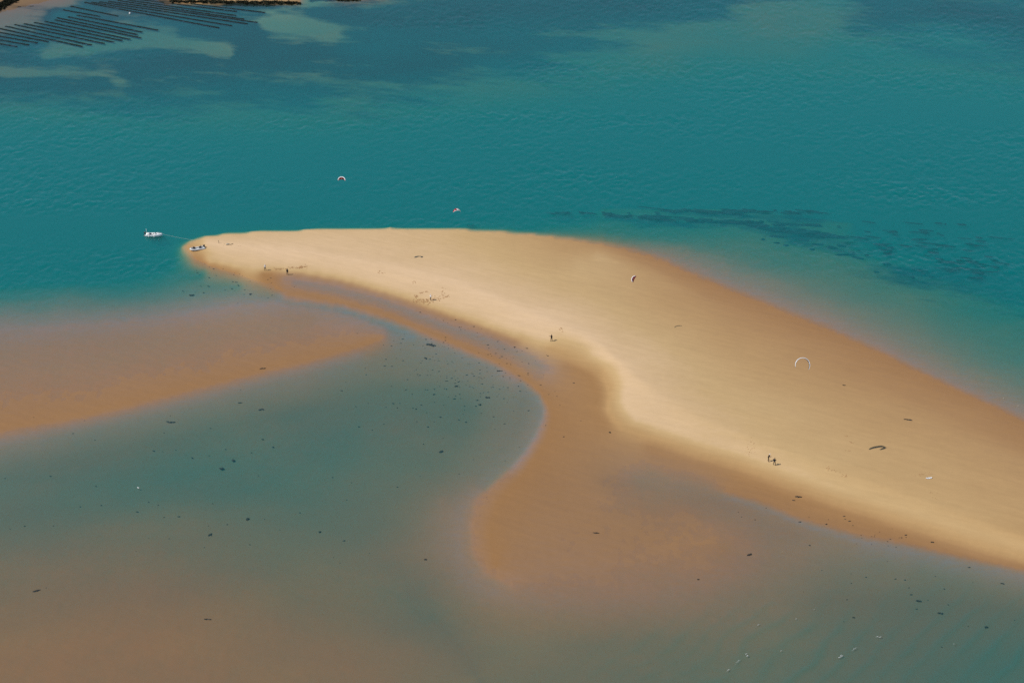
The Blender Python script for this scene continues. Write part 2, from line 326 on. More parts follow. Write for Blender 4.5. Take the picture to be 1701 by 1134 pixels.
def make_sand():
    m, t, n, l = nt('sand'); g = G(t)
    pos = g.node('ShaderNodeNewGeometry').outputs['Position']
    moist_tone = g.node('ShaderNodeAttribute', attribute_name='moisture_tone').outputs['Fac']
    weed_vignette = g.node('ShaderNodeAttribute', attribute_name='weed_vignette').outputs['Fac']
    big = g.noise(g.mapping(pos, (0.03, 0.05, 0.03)), 1.0, 4.0)
    fine = g.noise(g.mapping(pos, (0.35, 0.9, 0.5), (0, 0, 0.25)), 1.0, 4.0, 0.62)
    mo = g.math('ADD', moist_tone, g.math('MULTIPLY', g.math('SUBTRACT', big, 0.5), 0.13))
    mo = g.math('ADD', mo, g.math('MULTIPLY', g.math('SUBTRACT', fine, 0.5), 0.10), clamp=True)
    col = g.ramp(mo, [(0.0, (0.64, 0.45, 0.272)), (0.22, (0.51, 0.345, 0.165)), (0.45, (0.435, 0.27, 0.118)), (0.72, (0.36, 0.20, 0.08)), (1.0, (0.315, 0.158, 0.052))])
    tone = g.noise(g.aniso(pos, 0.5, 0.10, 0.75), 1.0, 5.0, 0.6)
    col = g.mix(0.24, col, g.node('ShaderNodeHueSaturation', {'Color': col, 'Value': g.math('MULTIPLY_ADD', tone, 0.9, 0.55)}).outputs[0])
    silt_vignette = g.node('ShaderNodeAttribute', attribute_name='silt_vignette').outputs['Fac']
    silt_vignette = g.math('ADD', silt_vignette, g.math('MULTIPLY', g.math('SUBTRACT', big, 0.5), g.math('MULTIPLY', silt_vignette, 0.6)), clamp=True)
    sky_sheen = g.node('ShaderNodeAttribute', attribute_name='sky_sheen').outputs['Fac']
    sky_sheen = g.math('ADD', sky_sheen, g.math('MULTIPLY', g.math('SUBTRACT', fine, 0.5), g.math('MULTIPLY', sky_sheen, 1.6)), clamp=True)
    col = g.mix(sky_sheen, col, (0.250, 0.197, 0.182))  # grey-lilac sky reflection of the shallows, put into the bed colour
    col = g.mix(silt_vignette, col, (0.172, 0.114, 0.068))  # brown silty bed; the same colour paints the dark frame corners
    # weed on the sea bed: ragged streaks that follow the current; also paints far corner darkening
    s1 = g.noise(g.aniso(pos, 0.2, 0.030, 0.085), 1.0, 6.0, 0.62)
    s2 = g.noise(g.aniso(pos, 0.2, 0.16, 0.36), 1.0, 4.0, 0.65)
    f = g.math('ADD', g.math('MULTIPLY', s1, 0.75), g.math('MULTIPLY', s2, 0.25))
    f = g.math('SUBTRACT', g.math('ADD', f, g.math('MULTIPLY', weed_vignette, 0.55)), 0.72)
    f = g.math('MULTIPLY', f, 6.0, clamp=True)
    f = g.math('MULTIPLY', f, g.math('GREATER_THAN', weed_vignette, 0.03))
    col = g.mix(f, col, (0.012, 0.022, 0.020))
    b1 = g.noise(g.mapping(pos, (0.8, 2.0, 1.0), (0, 0, 0.2)), 1.0, 4.0, 0.6)
    bump = g.node('ShaderNodeBump', {'Height': b1, 'Strength': 0.22, 'Distance': 0.12}).outputs[0]
    rough = g.math('SUBTRACT', 0.95, g.math('MULTIPLY', g.math('SUBTRACT', mo, 0.6, clamp=True), 1.2))
    spec = g.math('MULTIPLY_ADD', mo, 0.13, 0.05)
    bs = g.node('ShaderNodeBsdfPrincipled', {'Base Color': col, 'Roughness': rough, 'Specular IOR Level': spec, 'Normal': bump})
    o = g.node('ShaderNodeOutputMaterial', {'Surface': bs.outputs[0]})
    return m

def make_water():
    m, t, n, l = nt('sea_water'); g = G(t)
    geo = g.node('ShaderNodeNewGeometry')
    nor = geo.outputs['Normal']
    rough = g.math('MULTIPLY_ADD', g.node('ShaderNodeAttribute', attribute_name='open').outputs['Fac'], 0.2, 0.06)
    dot = g.node('ShaderNodeVectorMath', {0: nor, 1: geo.outputs['Incoming']}, operation='DOT_PRODUCT').outputs['Value']
    c = g.math('SUBTRACT', 1.0, g.math('ABSOLUTE', dot), clamp=True)
    fr = g.math('MULTIPLY_ADD', g.math('POWER', c, 5.0), 0.98, 0.02)
    gl = g.node('ShaderNodeBsdfGlossy', {'Color': (1, 1, 1, 1), 'Roughness': rough})
    tr = g.node('ShaderNodeBsdfTransparent', {'Color': (1, 1, 1, 1)})
    mx = g.node('ShaderNodeMixShader', {0: fr, 1: tr.outputs[0], 2: gl.outputs[0]})
    # murky estuary water: red is soaked up first, silt throws green-blue back
    sc = g.node('ShaderNodeVolumeScatter', {'Color': (0.01, 0.445, 0.485, 1), 'Density': 0.40, 'Anisotropy': 0.0})
    ab = g.node('ShaderNodeVolumeAbsorption', {'Color': (0.10, 0.87, 0.86, 1), 'Density': 0.75})
    ad = g.node('ShaderNodeAddShader', {0: sc.outputs[0], 1: ab.outputs[0]})
    g.node('ShaderNodeOutputMaterial', {'Surface': mx.outputs[0], 'Volume': ad.outputs[0]})
    return m

def plain(name, col, rough=0.6, spec=0.4, var=0.12, scale=6.0, metal=0.0):
    m, t, n, l = nt(name); g = G(t)
    pos = g.node('ShaderNodeTexCoord').outputs['Object']
    v = g.noise(pos, scale, 4.0, 0.6)
    c = g.mix(v, [x * (1 - var * 2) for x in col], [min(1, x * (1 + var)) for x in col])
    bs = g.node('ShaderNodeBsdfPrincipled', {'Base Color': c, 'Roughness': rough, 'Specular IOR Level': spec, 'Metallic': metal})
    g.node('ShaderNodeOutputMaterial', {'Surface': bs.outputs[0]})
    return m

SAND, WATER = make_sand(), make_water()

# ------------------------------------------------------------------ terrain and water
def axis(lo, hi, step, far_lo, far_hi):
    a = np.arange(lo, hi + 1e-6, step)
    return np.concatenate([far_lo, a, far_hi])

PX = axis(-24, 1728, 3.0, [-1500, -900, -600, -400, -280, -190, -120, -75, -48, -36], [1740, 1755, 1780, 1830, 1900, 1990, 2110, 2300, 2600, 3200])
PY = axis(-24, 1158, 2.6, [-1020, -980, -900, -800, -650, -500, -380, -280, -200, -140, -95, -65, -48, -36, -30], [1164, 1172, 1190, 1220, 1270, 1340, 1450, 1600, 1900])
gx, gy = np.meshgrid(PX, PY)
wx, wy = ground_np(gx, gy)
wz = terrain_z(gx, gy, wx, wy)

def grid_mesh(name, x, y, z, mat, attrs, skirt=None):
    ny, nx = x.shape
    co = np.stack([x, y, z], -1).reshape(-1, 3)
    idx = np.arange(nx * ny).reshape(ny, nx)
    q = np.stack([idx[1:, :-1], idx[1:, 1:], idx[:-1, 1:], idx[:-1, :-1]], -1).reshape(-1, 4)
    extra = 0
    faces_extra = []
    if skirt is not None:
        ring = list(idx[0, :]) + list(idx[1:, -1]) + list(idx[-1, -2::-1]) + list(idx[-2:0:-1, 0])
        low = co[ring].copy(); low[:, 2] = skirt
        b0 = len(co); co = np.vstack([co, low]); extra = len(ring)
        for k in range(extra):
            k2 = (k + 1) % extra
            faces_extra.append([ring[k], ring[k2], b0 + k2, b0 + k])
        faces_extra.append([b0 + k for k in range(extra)])
    me = bpy.data.meshes.new(name)
    if skirt is None:
        me.vertices.add(len(co)); me.vertices.foreach_set('co', co.ravel())
        me.loops.add(len(q) * 4); me.loops.foreach_set('vertex_index', q.ravel().astype(np.int32))
        me.polygons.add(len(q)); me.polygons.foreach_set('loop_start', np.arange(0, len(q) * 4, 4, dtype=np.int32))
        me.update(calc_edges=True)
    else:
        me.from_pydata(co.tolist(), [], q.tolist() + [[int(i) for i in f] for f in faces_extra])
    for k, v in attrs.items():
        a = me.attributes.new(k, 'FLOAT', 'POINT')
        d = np.zeros(len(co), np.float32); d[:nx * ny] = v.ravel()
        a.data.foreach_set('value', d)
    me.materials.append(mat)
    sm = np.ones(len(me.polygons), dtype=bool)
    if skirt is not None: sm[len(q):] = False
    me.polygons.foreach_set('use_smooth', sm)
    o = bpy.data.objects.new(name, me); COL.objects.link(o)
    o['kind'] = 'structure'
    return o

seabed = grid_mesh('sandbank', wx, wy, wz, SAND, {'moisture_tone': sample(MG, gx, gy), 'weed_vignette': sample(WG, gx, gy), 'silt_vignette': sample(SG, gx, gy), 'sky_sheen': sample(UG, gx, gy)})

# the sea: small wind chop modelled in the sheet, low waves running in over the near shallows
PXW = axis(-24, 1728, 2.4, [-1500, -900, -600, -400, -280, -190, -120, -75, -48, -36], [1740, 1755, 1780, 1830, 1900, 1990, 2110, 2300, 2600, 3200])
PYW = axis(-24, 1158, 1.8, [-1020, -980, -900, -800, -650, -500, -380, -280, -200, -140, -95, -65, -48, -36, -30], [1164, 1172, 1190, 1220, 1270, 1340, 1450, 1600, 1900])
gx, gy = np.meshgrid(PXW, PYW)
wx, wy = ground_np(gx, gy)
depth = -sample(HG, gx, gy)
openness = np.clip((depth - 0.05) / 1.5, 0.0, 1.0)
wave_mask = np.clip((gx - 930) / 330, 0, 1) * np.clip((gy - 930 - (1701 - gx) * 0.06) / 90, 0, 1) * np.clip(depth / 0.15, 0, 1)
ph = (wx * 0.80 - wy * 0.60) * 2 * pi / 4.4 + 5.0 * fbm(wx / 14, wy / 14, 55, 3)
crest = np.exp(2.0 * (np.cos(ph) - 1)) - 0.25
wave_z = wave_mask * 0.09 * crest * (0.6 + 1.2 * np.clip(fbm(wx / 7, wy / 7, 77, 2) + 0.3, 0, 1))
gust = np.clip(0.8 + 1.9 * fbm(wx / 60 - 0.35 * wy / 60, wy / 22 + 0.1 * wx / 22, 91, 5), 0.1, 2.4)
xr, yr = wx * 0.94 + wy * 0.34, -wx * 0.34 + wy * 0.94
chop = 0.04 * vnoise(xr / 2.3, yr / 1.8, 61) + 0.10 * vnoise((xr * 0.8 + yr * 0.6) / 1.4, (yr * 0.8 - xr * 0.6) / 1.1, 62) + 0.12 * vnoise((xr * 0.6 - yr * 0.8) / 0.75, (yr * 0.6 + xr * 0.8) / 0.7, 63)
wave_z = wave_z + chop * gust * np.clip(wy / 420, 0.7, 2.5) ** 0.7 * (0.16 + 0.84 * openness) * np.clip(depth / 0.14, 0, 1)
inset = 0.995
water = grid_mesh('sea_water', wx * inset, wy * inset, wave_z, WATER, {'open': openness}, skirt=-14.0)

# ------------------------------------------------------------------ object helpers
M = {
    'white_gelcoat': plain('white_gelcoat', (0.80, 0.80, 0.79), 0.25, 0.5, 0.05), 'grey_rubber': plain('grey_rubber', (0.62, 0.62, 0.60), 0.5, 0.4, 0.06),
    'black_plastic': plain('black_plastic', (0.018, 0.018, 0.020), 0.35, 0.5, 0.1), 'dark_vinyl': plain('dark_vinyl', (0.03, 0.035, 0.045), 0.5, 0.4),
    'grey_deck': plain('grey_deck', (0.42, 0.42, 0.41), 0.7, 0.3), 'tinted_screen': plain('tinted_screen', (0.06, 0.09, 0.11), 0.1, 0.6, 0.02),
    'metal': plain('metal', (0.6, 0.6, 0.6), 0.3, 0.5, 0.05, metal=0.9), 'rope': plain('rope', (0.66, 0.64, 0.55), 0.8, 0.2),
    'red_cloth': plain('red_cloth', (0.50, 0.025, 0.045), 0.6, 0.3, 0.1), 'white_cloth': plain('white_cloth', (0.82, 0.81, 0.82), 0.6, 0.3, 0.04),
    'shaded_cloth': plain('shaded_cloth', (0.035, 0.055, 0.062), 0.6, 0.3, 0.1), 'neoprene': plain('neoprene', (0.011, 0.011, 0.013), 0.65, 0.3, 0.1),
    'navy_cloth': plain('navy_cloth', (0.018, 0.02, 0.035), 0.8, 0.2), 'skin': plain('skin', (0.46, 0.26, 0.18), 0.55, 0.35, 0.08), 'hair': plain('hair', (0.03, 0.02, 0.014), 0.7, 0.3),
    'brown_cloth': plain('brown_cloth', (0.06, 0.035, 0.02), 0.8, 0.2), 'khaki_bag': plain('khaki_bag', (0.55, 0.48, 0.36), 0.8, 0.2),
    'seaweed': plain('seaweed', (0.026, 0.024, 0.016), 0.5, 0.4, 0.3, 3.0), 'oyster_bags': plain('oyster_bags', (0.016, 0.026, 0.022), 0.9, 0.1, 0.35, 1.5),
    'eelgrass_leaf': plain('eelgrass_leaf', (0.018, 0.028, 0.028), 0.8, 0.2, 0.3, 0.7), 'rebar': plain('rebar', (0.05, 0.03, 0.02), 0.8, 0.2), 'damp_sand': plain('damp_sand', (0.40, 0.225, 0.105), 0.9, 0.1, 0.2, 2.0), 'foam': plain('foam', (0.62, 0.64, 0.62), 0.8, 0.2, 0.05),
    'marsh_leaf': plain('marsh_leaf', (0.030, 0.034, 0.016), 0.7, 0.3, 0.35, 0.6), 'buoy_plastic': plain('buoy_plastic', (0.8, 0.8, 0.78), 0.4, 0.4, 0.05), 'dark_timber': plain('dark_timber', (0.05, 0.035, 0.022), 0.8, 0.2),
}

def obj(name, bm, mat, parent=None, smooth=True):
    me = bpy.data.meshes.new(name)
    bm.normal_update()
    bm.to_mesh(me); bm.free()
    for k in (mat if isinstance(mat, (list, tuple)) else [mat]): me.materials.append(M[k])
    if smooth: me.polygons.foreach_set('use_smooth', np.ones(len(me.polygons), dtype=bool))
    o = bpy.data.objects.new(name, me); COL.objects.link(o)
    if parent is not None: o.parent = parent
    return o

def tag(o, label, cat=None, group=None, kind=None):
    if label: o['label'] = label
    if cat: o['category'] = cat
    if group: o['group'] = group
    if kind: o['kind'] = kind
    return o

def thing(name, label, cat, loc, rotz=0.0, group=None):
    o = bpy.data.objects.new(name, None); COL.objects.link(o)
    o.location, o.rotation_euler = loc, (0, 0, rotz)
    o.empty_display_size = 0.3
    return tag(o, label, cat, group)

def add_tube(bm, pts, rad, seg=10, caps=True, mat=0):
    pts = [Vector(p) for p in pts]
    rads = rad if isinstance(rad, (list, tuple)) else [rad] * len(pts)
    rings = []; prev = None
    for i, p in enumerate(pts):
        t = (pts[min(i + 1, len(pts) - 1)] - pts[max(i - 1, 0)]).normalized()
        if prev is None:
            a = t.orthogonal().normalized()
        else:
            a = (prev - t * prev.dot(t)).normalized()
        prev = a; b = t.cross(a)
        rings.append([bm.verts.new(p + (a * cos(2 * pi * k / seg) + b * sin(2 * pi * k / seg)) * rads[i]) for k in range(seg)])
    for r0, r1 in zip(rings, rings[1:]):
        for k in range(seg):
            f = bm.faces.new((r0[k], r0[(k + 1) % seg], r1[(k + 1) % seg], r1[k])); f.material_index = mat
    if caps:
        bm.faces.new(list(reversed(rings[0]))).material_index = mat
        bm.faces.new(rings[-1]).material_index = mat

def add_box(bm, c, size, bevel=0.0, rot=None, mat=0):
    r = bmesh.ops.create_cube(bm, size=1.0)
    mt = Matrix.Translation(c) @ (rot if rot is not None else Matrix()) @ Matrix.Diagonal((*size, 1))
    bmesh.ops.transform(bm, matrix=mt, verts=r['verts'])
    fs = {f for v in r['verts'] for f in v.link_faces}
    for f in fs: f.material_index = mat
    if bevel:
        es = {e for v in r['verts'] for e in v.link_edges}
        bmesh.ops.bevel(bm, geom=list(es), offset=bevel, segments=2, affect='EDGES', profile=0.5)

def add_blob(bm, c, size, sub=2, rough=0.0, rot=None, mat=0, seed=0):
    rn = random.Random(seed)
    r = bmesh.ops.create_icosphere(bm, subdivisions=sub, radius=1.0)
    ph = [rn.uniform(0, 6.28) for _ in range(6)]
    for v in r['verts']:
        p = v.co
        k = 1 + rough * (sin(3 * p.x + ph[0]) * cos(4 * p.y + ph[1]) + 0.6 * sin(7 * p.y + ph[2] + 2 * p.x) + 0.5 * sin(9 * p.x + ph[3]) * sin(8 * p.z + ph[4]))
        v.co = p * k
    mt = Matrix.Translation(c) @ (rot if rot is not None else Matrix()) @ Matrix.Diagonal((*size, 1))
    bmesh.ops.transform(bm, matrix=mt, verts=r['verts'])
    for f in {f for v in r['verts'] for f in v.link_faces}: f.material_index = mat

def heading(px0, py0, px1, py1):
    a, b = ground(px0, py0), ground(px1, py1)
    return math.atan2(b.y - a.y, b.x - a.x)

# ------------------------------------------------------------------ moored motorboat
def station(t, L, B):
    x = -L / 2 + L * t
    b = B / 2 * (1 - 0.06 * (1 - t)) * max(0.0, 1 - max(0.0, (t - 0.42) / 0.58) ** 2.3)
    sheer = 0.52 + 0.26 * t * t
    keel = -0.22 + 0.55 * max(0.0, (t - 0.7) / 0.3) ** 2
    return x, b, sheer, keel

def motorboat(loc, rz):
    L, B = 4.5, 1.75
    root = thing('motorboat', 'small white open motorboat anchored off the tip of the sandbank', 'boat', loc, rz)
    bm = bmesh.new(); rows = []
    N = 22
    for i in range(N + 1):
        t = i / N
        x, b, sh, ke = station(t, L, B); b = max(b, 0.015)
        ch = min(0.02 + 0.25 * t * t, sh - 0.1)
        inner = max(b - 0.16, 0.005)
        fl = min(0.14 + 0.1 * t, sh - 0.05)
        half = [(0, ke), (b * 0.80, ch), (b * 0.97, (ch + sh) / 2), (b, sh), (b - min(0.03, b * .3), sh + 0.035), (inner, sh + 0.03), (inner * 0.92, fl), (0, fl)]
        rows.append([bm.verts.new((x, y, z)) for y, z in half] + [bm.verts.new((x, -y, z)) for y, z in reversed(half[1:-1])])
    n = len(rows[0])
    for r0, r1 in zip(rows, rows[1:]):
        for k in range(n): bm.faces.new((r0[k], r1[k], r1[(k + 1) % n], r0[(k + 1) % n]))
    bm.faces.new(rows[0]); bm.faces.new(list(reversed(rows[-1])))
    bmesh.ops.recalc_face_normals(bm, faces=bm.faces[:])
    obj('hull', bm, 'white_gelcoat', root)
    bm = bmesh.new(); ds = []
    for i in range(9):
        t = 0.62 + 0.36 * i / 8
        x, b, sh, _ = station(t, L, B); b = max(b - 0.05, 0.01)
        ds.append([bm.verts.new((x, -b, sh + 0.04)), bm.verts.new((x, 0, sh + 0.09)), bm.verts.new((x, b, sh + 0.04)), bm.verts.new((x, b * .97, sh - 0.02)), bm.verts.new((x, -b * .97, sh - 0.02))])
    for a, b2 in zip(ds, ds[1:]):
        for k in range(5): bm.faces.new((a[k], b2[k], b2[(k + 1) % 5], a[(k + 1) % 5]))
    bm.faces.new(ds[0]); bm.faces.new(list(reversed(ds[-1])))
    bmesh.ops.recalc_face_normals(bm, faces=bm.faces[:])
    deck = obj('foredeck', bm, 'white_gelcoat', root, smooth=False)
    bm = bmesh.new(); add_box(bm, (1.35, 0, 0.83), (0.34, 0.30, 0.035), 0.01); obj('hatch', bm, 'grey_deck', deck)
    bm = bmesh.new(); add_box(bm, (-0.55, 0, 0.165), (2.5, 1.28, 0.02)); obj('cockpit_floor', bm, 'grey_deck', root, smooth=False)
    for x, w in ((-0.95, 1.2), (-0.05, 0.5)):
        bm = bmesh.new(); add_box(bm, (x, 0 if w > 1 else 0.32, 0.34), (0.42, w, 0.34), 0.04)
        st = obj('seat', bm, 'white_gelcoat', root)
        bm = bmesh.new(); add_box(bm, (x, 0 if w > 1 else 0.32, 0.545), (0.40, w - 0.04, 0.07), 0.03); obj('cushion', bm, 'dark_vinyl', st)
    bm = bmesh.new(); add_box(bm, (0.42, -0.25, 0.50), (0.42, 0.55, 0.70), 0.05); con = obj('console', bm, 'white_gelcoat', root)
    bm = bmesh.new(); add_box(bm, (0.56, -0.25, 1.00), (0.03, 0.52, 0.34), 0.008, Matrix.Rotation(radians(-22), 4, 'Y')); obj('windscreen', bm, 'tinted_screen', con)
    bm = bmesh.new()
    ring = [Vector((0.17, -0.25 + 0.17 * cos(a), 0.78 + 0.17 * sin(a))) for a in np.linspace(0, 2 * pi, 17)]
    add_tube(bm, ring, 0.016, 6, False); obj('steering_wheel', bm, 'black_plastic', con)
    mot = outboard(root, (-L / 2 - 0.14, 0, 0.55), 18)
    for x in (-1.15, 0.28):
        bm = bmesh.new(); b = station((x + L / 2) / L, L, B)[1]
        add_tube(bm, [(x, -b - 0.10, 0.06), (x, -b - 0.10, 0.10), (x, -b - 0.10, 0.18), (x, -b - 0.10, 0.46), (x, -b - 0.10, 0.54), (x, -b - 0.10, 0.58)], [0.03, 0.08, 0.105, 0.105, 0.07, 0.03], 10)
        add_tube(bm, [(x, -b - 0.10, 0.57), (x, -b + 0.02, 0.66)], 0.012, 6)
        obj('fender', bm, 'white_gelcoat', root)
    bm = bmesh.new(); add_tube(bm, [(-2.05, 0.45, 0.5), (-2.07, 0.45, 1.75)], [0.05, 0.04], 8); obj('pole', bm, 'white_gelcoat', root)
    bm = bmesh.new()
    for sg in (-1, 1):
        pts = []
        for t in (0.60, 0.72, 0.84, 0.94, 0.985):
            x, b, sh, _ = station(t, L, B); pts.append((x, sg * max(b - 0.06, 0.01), sh + (0.05 if t == 0.60 else 0.26)))
        add_tube(bm, pts, 0.014, 6)
    obj('bow_rail', bm, 'metal', root)
    return root

def outboard(parent, p, tilt):
    R = Matrix.Translation(p) @ Matrix.Rotation(radians(tilt), 4, 'Y')
    bm = bmesh.new()
    add_tube(bm, [(0, 0, 0.1), (-0.02, 0, -0.35), (-0.02, 0, -0.62)], [0.09, 0.07, 0.06], 8)
    add_box(bm, (0.08, 0, -0.02), (0.16, 0.20, 0.34), 0.03)
    add_box(bm, (-0.08, 0, -0.36), (0.30, 0.14, 0.02), 0.005)
    add_tube(bm, [(-0.18, 0, -0.62), (-0.10, 0, -0.62), (0.08, 0, -0.62), (0.16, 0, -0.62)], [0.02, 0.055, 0.055, 0.01], 8)
    bmesh.ops.transform(bm, matrix=R, verts=bm.verts[:])
    leg = obj('outboard_motor', bm, 'black_plastic', parent)
    bm = bmesh.new(); add_blob(bm, (-0.05, 0, 0.30), (0.27, 0.19, 0.26), 3, 0.04, seed=3)
    add_tube(bm, [(0.1, 0, 0.2), (0.42, 0.03, 0.26)], 0.025, 6)
    bmesh.ops.transform(bm, matrix=R, verts=bm.verts[:])
    obj('cowling', bm, 'black_plastic', leg)
    bm = bmesh.new()
    for a in (0, 120, 240):
        add_box(bm, (-0.20, 0.07 * cos(radians(a)), -0.62 + 0.07 * sin(radians(a))), (0.02, 0.12, 0.055), 0.005, Matrix.Rotation(radians(a), 4, 'X') @ Matrix.Rotation(0.5, 4, 'Y'))
    bmesh.ops.transform(bm, matrix=R, verts=bm.verts[:])
    obj('propeller', bm, 'metal', leg)
    return leg

bp = ground(256, 392.0)
boat_rz = heading(242, 391.0, 271, 392.2)
motorboat((bp.x, bp.y, -0.02), boat_rz)
bow = Vector((bp.x, bp.y, 0)) + Matrix.Rotation(boat_rz, 3, 'Z') @ Vector((2.2, 0, 0.74))
anchor_p = on_sand(325, 400)
bm = bmesh.new()
pts = []
for i in range(17):
    t = i / 16
    p = bow.lerp(anchor_p + Vector((0, 0, 0.04)), t); p.z -= 0.30 * sin(pi * t) * (1 - t); p.z = max(p.z, 0.02) if t < 0.8 else max(p.z, tz(p.x, p.y) + 0.03)
    pts.append(p)
add_tube(bm, pts, 0.014, 6)
tag(obj('mooring_rope', bm, 'rope'), 'thin pale rope running from the boat bow to the sandbank tip', 'rope')

# ------------------------------------------------------------------ inflatable dinghy drawn up on the tip
def dinghy(loc, rz, rx):
    root = thing('inflatable_dinghy', 'pale grey inflatable dinghy with dark seats drawn up on the sandbank tip', 'dinghy', loc, rz)
    root.rotation_euler = (rx, 0, rz)
    path, rad = [], []
    for t in np.linspace(0, 1, 25):
        if t < 0.36: x, y = -1.75 + 2.4 * t / 0.36, -0.62
        elif t > 0.64: x, y = -1.75 + 2.4 * (1 - t) / 0.36, 0.62
        else:
            a = (t - 0.5) / 0.28 * pi
            x, y = 0.65 + 1.15 * cos(a), 0.62 * sin(a)
        path.append(Vector((x, y, 0.30 + 0.20 * max(0, (x - 0.4) / 1.4) ** 1.5))); rad.append(0.22)
    path = [Vector((-2.05, -0.62, 0.33))] + path + [Vector((-2.05, 0.62, 0.33))]; rad = [0.05] + rad + [0.05]
    bm = bmesh.new(); add_tube(bm, path, rad, 14); obj('tube', bm, 'grey_rubber', root)
    bm = bmesh.new()
    rows = []
    for x in np.linspace(-1.7, 1.5, 9):
        b = 0.52 if x < 0.65 else 0.52 * math.sqrt(max(0.02, 1 - ((x - 0.65) / 1.0) ** 2))
        up = 0.16 * max(0, (x - 0.4) / 1.2) ** 2
        rows.append([bm.verts.new((x, -b, 0.20 + up)), bm.verts.new((x, 0, 0.02 + up)), bm.verts.new((x, b, 0.20 + up)), bm.verts.new((x, 0, 0.22 + up))])
    for a, b in zip(rows, rows[1:]):
        for k in range(4): bm.faces.new((a[k], b[k], b[(k + 1) % 4], a[(k + 1) % 4]))
    bm.faces.new(rows[0]); bm.faces.new(list(reversed(rows[-1])))
    bmesh.ops.recalc_face_normals(bm, faces=bm.faces[:]); obj('floor', bm, 'white_gelcoat', root, smooth=False)
    bm = bmesh.new(); add_box(bm, (-1.70, 0, 0.32), (0.05, 0.9, 0.42), 0.01); obj('transom', bm, 'white_gelcoat', root)
    bm = bmesh.new(); add_box(bm, (0.85, 0, 0.52), (0.62, 0.62, 0.62), 0.08); add_box(bm, (1.0, 0, 0.92), (0.05, 0.5, 0.3), 0.01); obj('console', bm, 'dark_vinyl', root)
    bm = bmesh.new(); add_box(bm, (-0.75, 0, 0.48), (0.55, 0.8, 0.40), 0.06); add_box(bm, (-0.98, 0, 0.82), (0.09, 0.75, 0.34), 0.03); obj('seat', bm, 'dark_vinyl', root)
    outboard(root, (-1.88, 0, 0.58), 38)
    for sg in (-1, 1):
        bm = bmesh.new()
        add_tube(bm, [(x, sg * 0.80, 0.42 - 0.04 * abs(sin(x * 4))) for x in np.linspace(-1.5, 0.6, 14)], 0.012, 5); obj('grab_line', bm, 'black_plastic', root)
    return root
dp = on_sand(328, 414.5)
dinghy((dp.x, dp.y, dp.z - 0.03), heading(339, 412.2, 316, 416.0), 0.0)

# ------------------------------------------------------------------ small gear on the tip
p = on_sand(363.5, 404)
bm = bmesh.new(); add_tube(bm, [p - Vector((0, 0, .15)), p + Vector((0.02, 0, 0.5)), p + Vector((-.06, 0, 0.85))], [0.05, 0.045, 0.04], 8)
tag(obj('wooden_stake', bm, 'dark_timber'), 'short dark stake standing in dry sand right of the dinghy', 'stake')
p = on_sand(378, 406.5)
root = thing('gear_bag', 'pale gear bag lying on dry sand beside the short stake', 'bag', p, 0.4)
bm = bmesh.new(); add_blob(bm, (0, 0, 0.14), (0.50, 0.22, 0.19), 3, 0.07, seed=9); obj('bag_body', bm, 'khaki_bag', root)
bm = bmesh.new(); add_tube(bm, [(-.25, 0, .28), (-.15, 0, .40), (.15, 0, .40), (.25, 0, .28)], 0.02, 6); obj('handle', bm, 'dark_vinyl', root)
bm = bmesh.new()
a, b = on_sand(380, 406.8), on_sand(387, 405)
add_tube(bm, [a + Vector((.3, 0, 0.06)), b + Vector((0, 0, 0.06))], 0.045, 8)
tag(obj('paddle_pole', bm, 'dark_timber'), 'thin dark pole lying on the sand next to the pale gear bag', 'pole')

# ------------------------------------------------------------------ people
def skin_mesh(verts, edges, radii, root=0, sub=2):
    me = bpy.data.meshes.new('tmp'); me.from_pydata([tuple(v) for v in verts], edges, [])
    o = bpy.data.objects.new('tmp', me); COL.objects.link(o)
    o.modifiers.new('skin', 'SKIN')
    lay = me.skin_vertices[0].data if me.skin_vertices else None
    if lay is None:
        bpy.context.view_layer.objects.active = o
        lay = me.skin_vertices[0].data
    for i, r in enumerate(radii):
        lay[i].radius = r if isinstance(r, tuple) else (r, r)
        lay[i].use_root = (i == root)
    sm = o.modifiers.new('sub', 'SUBSURF'); sm.levels = sm.render_levels = sub
    dg = bpy.context.evaluated_depsgraph_get(); dg.update()
    out = bpy.data.meshes.new_from_object(o.evaluated_get(dg))
    bpy.data.objects.remove(o); bpy.data.meshes.remove(me)
    return out

